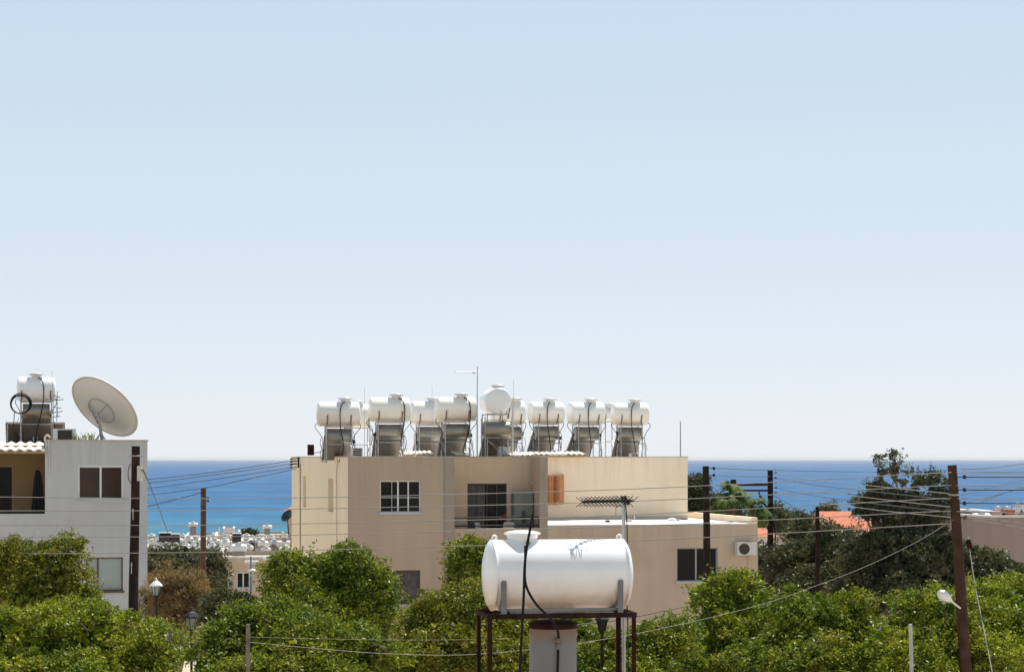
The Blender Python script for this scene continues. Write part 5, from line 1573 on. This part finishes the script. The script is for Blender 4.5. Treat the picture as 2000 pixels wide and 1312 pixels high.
tree('evergreen_tree', 'dark dense tree right of the brown utility pole', [(412, 1100, 100, 22, 16), (410, 1125, 100, 27, 22), (416, 1150, 99, 22, 18)],
     'leaf_dark', 2000, 14, .15, .24, seed=22, group='dark trees before the distant houses')
for i, (px, pt, pb, w_, Y) in enumerate(((1521, 996, 1045, 6, 190), (1541, 1008, 1045, 8, 200), (1556, 1005, 1040, 5, 210), (1482, 1010, 1030, 4, 230), (1614, 988, 1045, 10, 180), (1602, 992, 1040, 6, 185), (1630, 1005, 1045, 7, 186))):
    tree('cypress_tree', '%s small dark cypress from the left among the far treetops at right' % ORD[i], [(px, pt + (pb - pt) * .25, Y, w_ * .6, (pb - pt) * .26), (px, pt + (pb - pt) * .6, Y, w_, (pb - pt) * .42)],
         'leaf_dark', 500, 12, .28, .4, seed=30 + i, group='small cypresses near the shore', inner=.5)
tree('leafy_shrub', 'low bush on the distant roofline left of the second raised tank', [(483, 1042, 230, 9, 6), (494, 1042, 230, 8, 5), (488, 1036, 230, 5, 6)], 'leaf_grey', 300, 8, .22, .18, seed=41, inner=.5)
tree('leafy_shrub', 'yellow green bush on the sand coloured house roof', [(527, 1085, 150, 14, 8), (538, 1083, 150, 8, 7)], 'leaf_olive', 500, 12, .2, .28, seed=42, inner=.5)
tree('evergreen_tree', 'broad dark treetop row between lower block and cross beam pole', [(1500, 1120, 130, 24, 60), (1478, 1140, 130, 20, 50)], 'leaf_dark', 1500, 14, .22, .32, seed=43)

# palm
PY = 81.2
pt = at(1430, 979, PY); pz = ground_z(PY)
palm = empty('palm_tree', (pt.x, PY, pz), 0, 'fan palm with drooping fronds behind the lower block roof', 'palm tree')
k = MB(); hp = pt.z - pz
k.tube([(0, 0, 0), (.1, 0, hp * .5), (0, 0, hp)], [.26, .2, .24], 12); k.build('trunk', 'bark', palm)
rng = random.Random(12)


def fan_leaf(kb, p0, dirv, Lp, Rf, n_=17):
    dirv = dirv.normalized()
    mid = p0 + dirv * Lp * .6 + Vector((0, 0, .10)); end = p0 + dirv * Lp + Vector((0, 0, -.12 * Lp))
    kb.tube([p0, mid, end], [.03, .02, .014], 4, False)
    d_ = (end - mid).normalized()
    sd = d_.cross(Vector((0, 0, 1)));
    if sd.length < .1: sd = Vector((1, 0, 0))
    sd.normalize(); upv = sd.cross(d_)
    for i in range(n_):
        a = (i / (n_ - 1) - .5) * R(200)
        v_ = (d_ * math.cos(a) + sd * math.sin(a)); ln = Rf * (1 - .18 * abs(a) / 2) * rng.uniform(.85, 1.1)
        w_ = sd * math.cos(a) - d_ * math.sin(a)
        m_ = end + v_ * ln * .5 + upv * .06; t_ = end + v_ * ln + Vector((0, 0, -ln * rng.uniform(.0, .32)))
        wd = .036
        kb.add([end, m_ + w_ * wd, t_, m_ - w_ * wd], [(0, 1, 2, 3)])


k = MB()
for i in range(38):
    az = rng.uniform(0, 2 * math.pi); el = rng.uniform(-.7, 1.45)
    dv_ = Vector((math.cos(az) * math.cos(el), math.sin(az) * math.cos(el), math.sin(el)))
    fan_leaf(k, Vector((0, 0, hp)), dv_, rng.uniform(.25, .62), rng.uniform(.42, .62))
k.build('crown', 'frond', palm)
k = MB()
for i in range(16):
    az = rng.uniform(0, 2 * math.pi)
    fan_leaf(k, Vector((0, 0, hp - .1)), Vector((math.cos(az), math.sin(az), -1.1)), rng.uniform(.5, .8), rng.uniform(.4, .55), 16)
k.build('dead_leaf_skirt', 'dead_frond', palm)
pt2 = at(1468, 993, 83.0)
palm2 = empty('palm_tree', (pt2.x, 83, pz), 0, 'second smaller drier palm crown just left of the cross beam pole', 'palm tree')
hp2 = pt2.z - pz
k = MB(); k.tube([(0, 0, 0), (0, 0, hp2)], [.2, .16], 10); k.build('trunk', 'bark', palm2)
k = MB()
for i in range(20):
    az = rng.uniform(0, 2 * math.pi); el = rng.uniform(-.7, 1.1)
    fan_leaf(k, Vector((0, 0, hp2)), Vector((math.cos(az) * math.cos(el), math.sin(az) * math.cos(el), math.sin(el))), rng.uniform(.4, .7), rng.uniform(.45, .6), 18)
k.build('crown', 'frond', palm2)


# ------------------------------------------------------------------ distant houses
def house(px0, px1, pyt, Y, depth, label, m='beige_far', roof='flat', wins=(), rz=TH * .6, roofm='roof_grey', over=0.15):
    fr = Frame(px0, Y, rz, ground_z(Y) - 1.0)
    c = fr.root('house', label, 'house')
    W_ = fr.u(px1); H = fr.uz((px0 + px1) / 2, pyt)[1]
    holes = [(fr.u(a_), fr.u(b_), fr.uz((a_ + b_) / 2, d_)[1], fr.uz((a_ + b_) / 2, c_)[1]) for a_, c_, b_, d_ in wins]
    k = MB(); wall_holes(k, 0, W_, 0, H, 0, .2, holes)
    k.quad((0, .2, 0), (0, .2, H), (0, depth, H), (0, depth, 0)); k.quad((W_, .2, 0), (W_, depth, 0), (W_, depth, H), (W_, .2, H)); k.quad((0, depth, 0), (0, depth, H), (W_, depth, H), (W_, depth, 0))
    k.build('wall', m, c)
    if roof == 'flat':
        k = MB(); k.bb(.2, W_ - .2, .2, depth - .2, H - .4, H - .25); k.build('roof', roofm, c)
        k = MB(); k.bb(-.05, W_ + .05, -.05, .22, H + .003, H + .09); k.bb(-.05, .2, .22, depth, H + .003, H + .09); k.bb(W_ - .2, W_ + .05, .22, depth, H + .003, H + .09); k.build('coping', 'white_far', c)
    else:
        k = MB(); e = .35; hr = roof
        a_, b_, c_, d_ = (-e, -e, H + .01), (W_ + e, -e, H + .01), (W_ + e, depth + e, H + .01), (-e, depth + e, H + .01)
        i_ = min(W_, depth) * .12
        r0, r1 = (i_, depth / 2, H + hr), (W_ - i_, depth / 2, H + hr)
        k.add([a_, b_, c_, d_, r0, r1], [(0, 1, 5, 4), (1, 2, 5), (2, 3, 4, 5), (3, 0, 4), (3, 2, 1, 0)])
        k.build('roof', 'tiles', c)
    for h_ in holes:
        window(c, *h_, 0, .18, frame='white_frame', glass='glass', mull=[(.5, .07)], fw=.06)
    return c, fr, W_, H


GH = 'houses of the distant town'
hs = []


def H_(*a, **k_):
    r_ = house(*a, **k_); r_[0]['group'] = GH; return r_


hb = H_(429, 562, 1089, 122, 9, 'sand coloured flat roofed house with dark shuttered window, beyond the trees at left', wins=[(462, 1117, 488, 1148)])
H_(375, 432, 1083, 132, 8, 'low sand coloured house behind the dark tree, left of the shuttered house')
H_(286, 345, 1068, 165, 9, 'white house at left of the town, directly beside the grey building edge', m='white_far')
H_(345, 400, 1062, 172, 9, 'pinkish house directly behind the brown utility pole', m='pink_far')
H_(398, 460, 1066, 180, 9, 'white house right of the brown utility pole', m='white_far')
H_(455, 520, 1069, 176, 9, 'pale house behind the largest white heater in the town', m='white_far')
H_(515, 600, 1066, 168, 10, 'sand house right of centre in the left town gap', m='beige_far')
H_(362, 425, 1048, 245, 12, 'far pinkish house under the left raised tank', m='pink_far')
H_(436, 458, 1032, 262, 6, 'small white rooftop room between the two raised tanks', m='white_far')
H_(420, 500, 1047, 240, 12, 'far pink house in the middle of the left town gap', m='pink_far')
H_(495, 600, 1045, 236, 12, 'far pink house at right of the left town gap', m='pink_far')
H_(255, 362, 1056, 250, 12, 'far white house beside the grey building edge', m='white_far')
H_(300, 322, 1060, 158, 5, 'small white stair room beside the dark pair of collectors', m='white_far')
H_(388, 402, 1056, 160, 5, 'small white stair room hidden partly by the brown pole', m='white_far')
H_(470, 492, 1058, 158, 5, 'small white stair room behind the largest tank', m='white_far')
H_(546, 566, 1060, 156, 5, 'small white stair room at the beige building edge', m='white_far')
H_(466, 480, 1038, 255, 4, 'tiny white roof room left of the low bush on the skyline', m='white_far')
# right side
h9, f9, w9, H9 = H_(1936, 2090, 1010, 92, 12, 'large dusty brown flat roofed house at the right edge', m='brown_far', rz=R(13))
h10, f10, w10, H10 = H_(1872, 1942, 1022, 98, 9, 'lower dusty brown house wing with white parapet right of the nearest pole', m='brown_far', wins=[(1893, 1083, 1919, 1098)], rz=R(8))
H_(1905, 1936, 1000, 102, 4, 'narrow pale wall panel between the two brown houses', m='white_far', rz=R(2))
k = MB(); k.add([(0, 0, 0), (1.25, 0, 0), (1.25, -.9, -.02), (0, -.9, -.02), (0, 0, .12), (1.25, 0, .12), (1.25, -.9, .09), (0, -.9, .09)], [(0, 1, 2, 3), (7, 6, 5, 4), (0, 4, 5, 1), (1, 5, 6, 2), (2, 6, 7, 3), (3, 7, 4, 0)])
o = k.build('canopy', 'rust'); o.location = at(1884, 1069, 97.6); o.rotation_euler = (0, R(2), R(8)); tag(o, 'dark slab canopy sticking out of the lower brown house wing', 'canopy')
H_(1612, 1698, 1037, 150, 9, 'house with terracotta tiled roof left of the tall dark tree', m='white_far', roof=1.35, rz=R(4))
H_(1692, 1760, 1040, 155, 9, 'second terracotta roofed house partly behind the tall dark tree', m='white_far', roof=.9, rz=R(8))
H_(1478, 1512, 1047, 175, 8, 'small terracotta roofed house just left of the cross beam pole', m='white_far', roof=.6, rz=R(3))
H_(1515, 1560, 1070, 140, 8, 'low white house behind the dark trees right of the cross beam pole', m='white_far')
H_(1484, 1500, 1075, 135, 5, 'narrow blue and white shed beside the lower block corner', m='blue')
H_(1540, 1600, 1030, 210, 8, 'small far pink roofed house under the cypresses', m='pink_far', roof=.6)


# rooftop tanks of the town
def far_tank(px0, py0, px1, py1, Y, label, zfoot, m='tank_grey', group='rooftop water tanks of the distant town', lid=True):
    a_, b_ = at(px0, py0, Y), at(px1, py1, Y)
    L_ = b_.x - a_.x; R_ = (a_.z - b_.z) / 2; zc_ = (a_.z + b_.z) / 2
    c = empty('rooftop_tank', ((a_.x + b_.x) / 2, Y, zfoot), R(8), label, 'water tank', group)
    h_ = L_ / 2; zz = zc_ - zfoot
    T = Matrix.Translation((0, 0, zz)) @ AX
    o = MB().lathe([(0, -h_), (R_ * .7, -h_ + .03), (R_ * .95, -h_ + .1), (R_, -h_ + .14), (R_, h_ - .14), (R_ * .95, h_ - .1), (R_ * .7, h_ - .03), (0, h_)], 18, T).build('tank_body', m, c)
    if lid: MB().lathe([(.14, zz + R_ - .04), (.2, zz + R_ + .08), (0, zz + R_ + .13)], 10).build('lid', 'lid', c)
    k = MB()
    for sx in (-.33, .33):
        for sy in (-.28, .28):
            k.tube([(L_ * sx, sy, 0), (L_ * sx, sy, zz - R_ * .8)], .025, 5)
    k.tube([(-L_ * .33, -.28, zz - R_ - .02), (L_ * .33, -.28, zz - R_ - .02)], .025, 5)
    k.build('frame', 'galv', c)
    MB().box((0, 0, zz - R_ - .20), (L_ * .62, .42, .34)).build('hot_cylinder', 'collector', c)
    k = MB(); k.box((0, .35, max(.3, (zz - R_) * .5)), (L_ * .75, 1.0, .07), rx=R(-40)); k.build('solar_panel', 'panel_back', c)
    return c


M['tank_far'] = mat('far_white_tank', (0.80, 0.79, 0.78), .4, var=.05, scale=2, bump=0)
TK = [  # px0, py0, px1, py1, Y, description
    (450, 1062, 483, 1078, 124, 'largest white rooftop tank, on the shuttered sand house roof'),
    (429, 1055, 451, 1068, 150, 'white rooftop tank just left of and behind the largest one'),
    (503, 1056, 525, 1067, 150, 'white rooftop tank right of the dark upright cylinder'),
    (540, 1057, 563, 1068, 160, 'rightmost white rooftop tank beside the beige building'),
    (526, 1054, 540, 1064, 165, 'white rooftop tank between the two right hand ones'),
    (359, 1048, 378, 1059, 165, 'white rooftop tank below the left raised tank'),
    (380, 1051, 392, 1061, 165, 'small white tank just left of the brown pole'),
    (402, 1048, 414, 1059, 165, 'small white tank just right of the brown pole'),
    (405, 1061, 423, 1071, 150, 'lower white tank right of the brown pole'),
    (289, 1055, 300, 1064, 150, 'leftmost white tank touching the grey building edge'),
    (299, 1056, 311, 1065, 150, 'second white tank from the grey building edge'),
    (315, 1061, 331, 1070, 145, 'white tank under the left dark collector'),
    (337, 1062, 350, 1070, 146, 'white tank under the right dark collector of the left pair'),
    (354, 1062, 372, 1071, 148, 'white tank low between the dark pair and the brown pole'),
    (487, 1046, 498, 1053, 205, 'first small tank of the upper row right of the town middle'),
    (499, 1045, 510, 1052, 205, 'second small tank of the upper row right of the town middle'),
    (511, 1046, 522, 1053, 205, 'third small tank of the upper row right of the town middle'),
    (523, 1047, 534, 1054, 205, 'fourth small tank of the upper row right of the town middle'),
    (536, 1045, 545, 1051, 215, 'fifth small tank of the upper row right of the town middle'),
    (430, 1043, 441, 1050, 215, 'small tank right below the white rooftop room'),
    (441, 1044, 452, 1051, 213, 'small tank left of the single dark collector'),
    (471, 1045, 481, 1052, 210, 'small tank right of the single dark collector'),
    (412, 1041, 423, 1047, 225, 'small far tank right of the brown pole, upper row'),
    (352, 1043, 362, 1049, 225, 'small far tank left of the raised tank stalk'),
    (548, 1040, 556, 1047, 225, 'small far tank nearest to the beige building, upper row'),
    (371, 1060, 384, 1068, 140, 'white tank at the left foot of the brown pole'),
    (468, 1052, 482, 1061, 185, 'white tank left of the dark upright cylinder'),
    (396, 1070, 410, 1078, 130, 'low white tank right of the brown pole above the dark tree'),
    (428, 1070, 444, 1079, 135, 'low white tank left of the largest one'),
    (551, 1066, 566, 1075, 140, 'low white tank against the beige building, partly behind the round tree'),
]
rt = random.Random(77)
for row, (yy, Y, n_, w_) in enumerate(((1072, 134, 9, 25), (1058, 165, 12, 19), (1049, 198, 12, 14))):
    for i in range(n_):
        x = 290 + (566 - 290) * (i + rt.uniform(.25, .75)) / n_; y = yy + rt.uniform(-3, 3); ww = w_ * rt.uniform(.8, 1.15)
        TK.append((x - ww / 2, y - ww * .22, x + ww / 2, y + ww * .22, Y + rt.uniform(-3, 3), '%s white tank from the left in the %s row of tanks on the distant roofs' % (ORD[i], ('nearest', 'middle', 'farthest')[row])))
for (a_, b_, c_, d_, Y, ds_) in TK:
    zf = at(a_, d_ + (13 if Y < 140 else 9), Y).z
    far_tank(a_, b_, c_, d_, Y, ds_, zf, 'tank_far')
for (a_, b_, c_, d_, Y, ds_) in ((311, 1042, 334, 1059, 150, 'left dark solar collector of the pair beside the grey building'), (335, 1046, 351, 1060, 150, 'right dark solar collector of the pair beside the grey building'), (454, 1045, 471, 1058, 150, 'single dark solar collector in the middle of the town')):
    p0, p1 = at(a_, b_, Y), at(c_, d_, Y); W_ = p1.x - p0.x; H = p0.z - p1.z
    c = empty('rooftop_tank', ((p0.x + p1.x) / 2, Y, p1.z - .45), R(5), ds_, 'water tank', 'dark collectors of the distant town')
    MB().lathe([(0, -W_ / 2), (.3, -W_ / 2), (.33, -W_ / 2 + .05), (.33, W_ / 2 - .05), (.3, W_ / 2), (0, W_ / 2)], 16, Matrix.Translation((0, 0, H * .55 + .45)) @ AX).build('tank_body', 'dark_tank', c)
    MB().bb(-W_ / 2, W_ / 2, -.3, .3, H * .55 + .79, H * .55 + .85).build('rim', 'white_far', c)
    MB().bb(-W_ * .4, -W_ * .36, -.2, .2, 0, .8).bb(W_ * .36, W_ * .4, -.2, .2, 0, .8).build('frame', 'galv', c)
p0 = at(492, 1054, 140)
c = empty('upright_cylinder', (p0.x, 140, p0.z - .75), 0, 'dark upright cylinder on the distant roofs right of the largest tank', 'water tank')
MB().lathe([(0, 0), (.22, 0), (.22, .68), (.18, .74), (0, .76)], 16).build('body', 'dark_tank', c)
MB().lathe([(.235, .60), (.235, .66)], 16).build('band', 'galv', c)
# raised tanks on stalks
for (a_, c_, y0, y1, ysk, ds_) in ((368, 386, 1020, 1029, 1045, 'left raised white tank on a brown stalk, highest on the distant roofs'), (513, 531, 1025, 1033, 1047, 'right raised white tank on a brown stalk against the sea')):
    Y = 240; p0, p1 = at(a_, y0, Y), at(c_, y1, Y); zf = at(a_, ysk, Y).z; W_ = p1.x - p0.x
    c = empty('raised_tank', ((p0.x + p1.x) / 2, Y, zf), 0, ds_, 'water tank', 'raised tanks of the distant town')
    T = Matrix.Translation((0, 0, (p0.z + p1.z) / 2 - zf)) @ AX; R_ = (p0.z - p1.z) / 2
    MB().lathe([(0, -W_ / 2), (R_ * .8, -W_ / 2), (R_, -W_ / 2 + .12), (R_, W_ / 2 - .12), (R_ * .8, W_ / 2), (0, W_ / 2)], 16, T).build('tank_body', 'tank_far', c)
    MB().lathe([(.35, 0), (.33, p1.z - zf - .2), (.42, p1.z - zf)], 8, None, False).build('stalk', 'rustlight', c)
    MB().lathe([(.16, p0.z - zf - .05), (.2, p0.z - zf + .12), (0, p0.z - zf + .16)], 10).build('lid', 'lid', c)
thin_post(428, 1029, 235, .09, 'tiny white mast on the distant roofs', 'white_far', zg=at(428, 1050, 235).z)
# roof box and slabs on the sand house
o = empty('air_conditioner', at(457.5, 1102, 123.5), R(5), 'white framed box on the shuttered sand house roof', 'air conditioner')
MB().bb(-.22, .22, 0, .3, 0, .32).build('case', 'ac', o); MB().bb(-.15, .15, -.02, -.004, .05, .27).build('grille', 'fan', o)
for (a_, b_, y0, y1, Y, ds_) in ((478, 504, 1094, 1099, 121.5, 'white slab lying on the sand house roof edge'), (514, 541, 1088, 1092, 121.4, 'thin white slab near the yellow bush on the sand house roof')):
    p0, p1 = at(a_, y0, Y), at(b_, y1, Y); k = MB(); W_ = p1.x - p0.x
    k.box((0, 0, 0), (W_, .5, (p0.z - p1.z) * .8)); k.box((0, -.1, -.08), (W_ * .9, .3, .05)); o = k.build('slab', 'white_far'); o.location = (p0 + p1) / 2; tag(o, ds_, 'slab')
# dark dish and things by the beige building edge
o = empty('satellite_dish', at(561, 1015, 150), 0, 'small dark dish at the left edge of the beige building, against the sea', 'satellite dish')
Q = Vector((-.5, -.6, .5)).normalized().to_track_quat('Z', 'Y').to_matrix().to_4x4()
MB().lathe([(0, -.1), (.2, -.09), (.4, -.03), (.5, .03), (.51, .05), (.4, 0), (.2, -.06), (0, -.07)], 20, Matrix.Translation((0, 0, .3)) @ Q).build('reflector', 'dark_tank', o)
MB().tube([(0, .05, .3), (0.1, .1, -1.2)], .04, 6).build('mast', 'iron', o)
H_(563, 600, 997, 160, 6, 'far building with a red roof edge peeping out left of the beige building', m='pink_far', roof=.4, rz=R(0))
# tanks on the right hand houses
for i, (a_, b_, c_, d_, Y, m_, ds_) in enumerate(((1897, 1001, 1936, 1016, 99, 'tank_far', 'white heater on the lower brown wing beside the nearest pole'), (1942, 993, 1956, 1008, 96, 'tank_far', 'leftmost of the tanks on the large brown house'),
                                                (1957, 993, 1976, 1007, 96, 'tank_far', 'second tank from the left on the large brown house'), (1979, 986, 1996, 1006, 95, 'tank_far', 'third tank from the left on the large brown house'),
                                                (1997, 982, 2015, 1002, 94, 'tank_far', 'tank at the very right edge on the large brown house'))):
    far_tank(a_, b_, c_, d_, Y, ds_, at(a_, d_ + 8, Y).z, m_, group='tanks on the brown houses at right')
for i, (px, py, w_, h_, m_, ds_) in enumerate(((1950, 1003, .55, .3, 'pink_far', 'pinkish low box beneath the leftmost tank on the brown house'), (1968, 1001, .6, .35, 'tiles', 'orange box beneath the second tank on the brown house'))):
    k = MB(); k.box((0, 0, 0), (w_, .4, h_)); k.box((0, 0, h_ / 2 + .02), (w_ * 1.06, .44, .035)); o = k.build('box', m_); o.location = at(px, py + 3, 93.4); tag(o, ds_, 'box')

# pale path showing through at bottom left
mb = MB(); mb.box((at(355, 1300, 60).x, 64, ground_z(60) + .012), (9, 22, .02)); M['path'] = mat('pale_paving', (.5, .47, .42), .9, var=.12, scale=2)
tag(mb.build('path', 'path'), kind='structure')

# ------------------------------------------------------------------ the air over the sea
mb = MB(); mb.bb(-90000, 90000, -900, 70000, -4.2, 52.0)
hz_ob = mb.build('haze')
m = bpy.data.materials.new('sea_haze'); m.use_nodes = True
nt = m.node_tree; nt.nodes.clear()
pv_ = nt.nodes.new('ShaderNodeVolumePrincipled'); pv_.inputs['Color'].default_value = (0.93, 0.96, 1.0, 1); pv_.inputs['Density'].default_value = HAZE
pv_.inputs['Anisotropy'].default_value = 0.0
mo_ = nt.nodes.new('ShaderNodeOutputMaterial'); nt.links.new(pv_.outputs[0], mo_.inputs['Volume'])
hz_ob.data.materials.clear(); hz_ob.data.materials.append(m)
tag(hz_ob, kind='stuff')
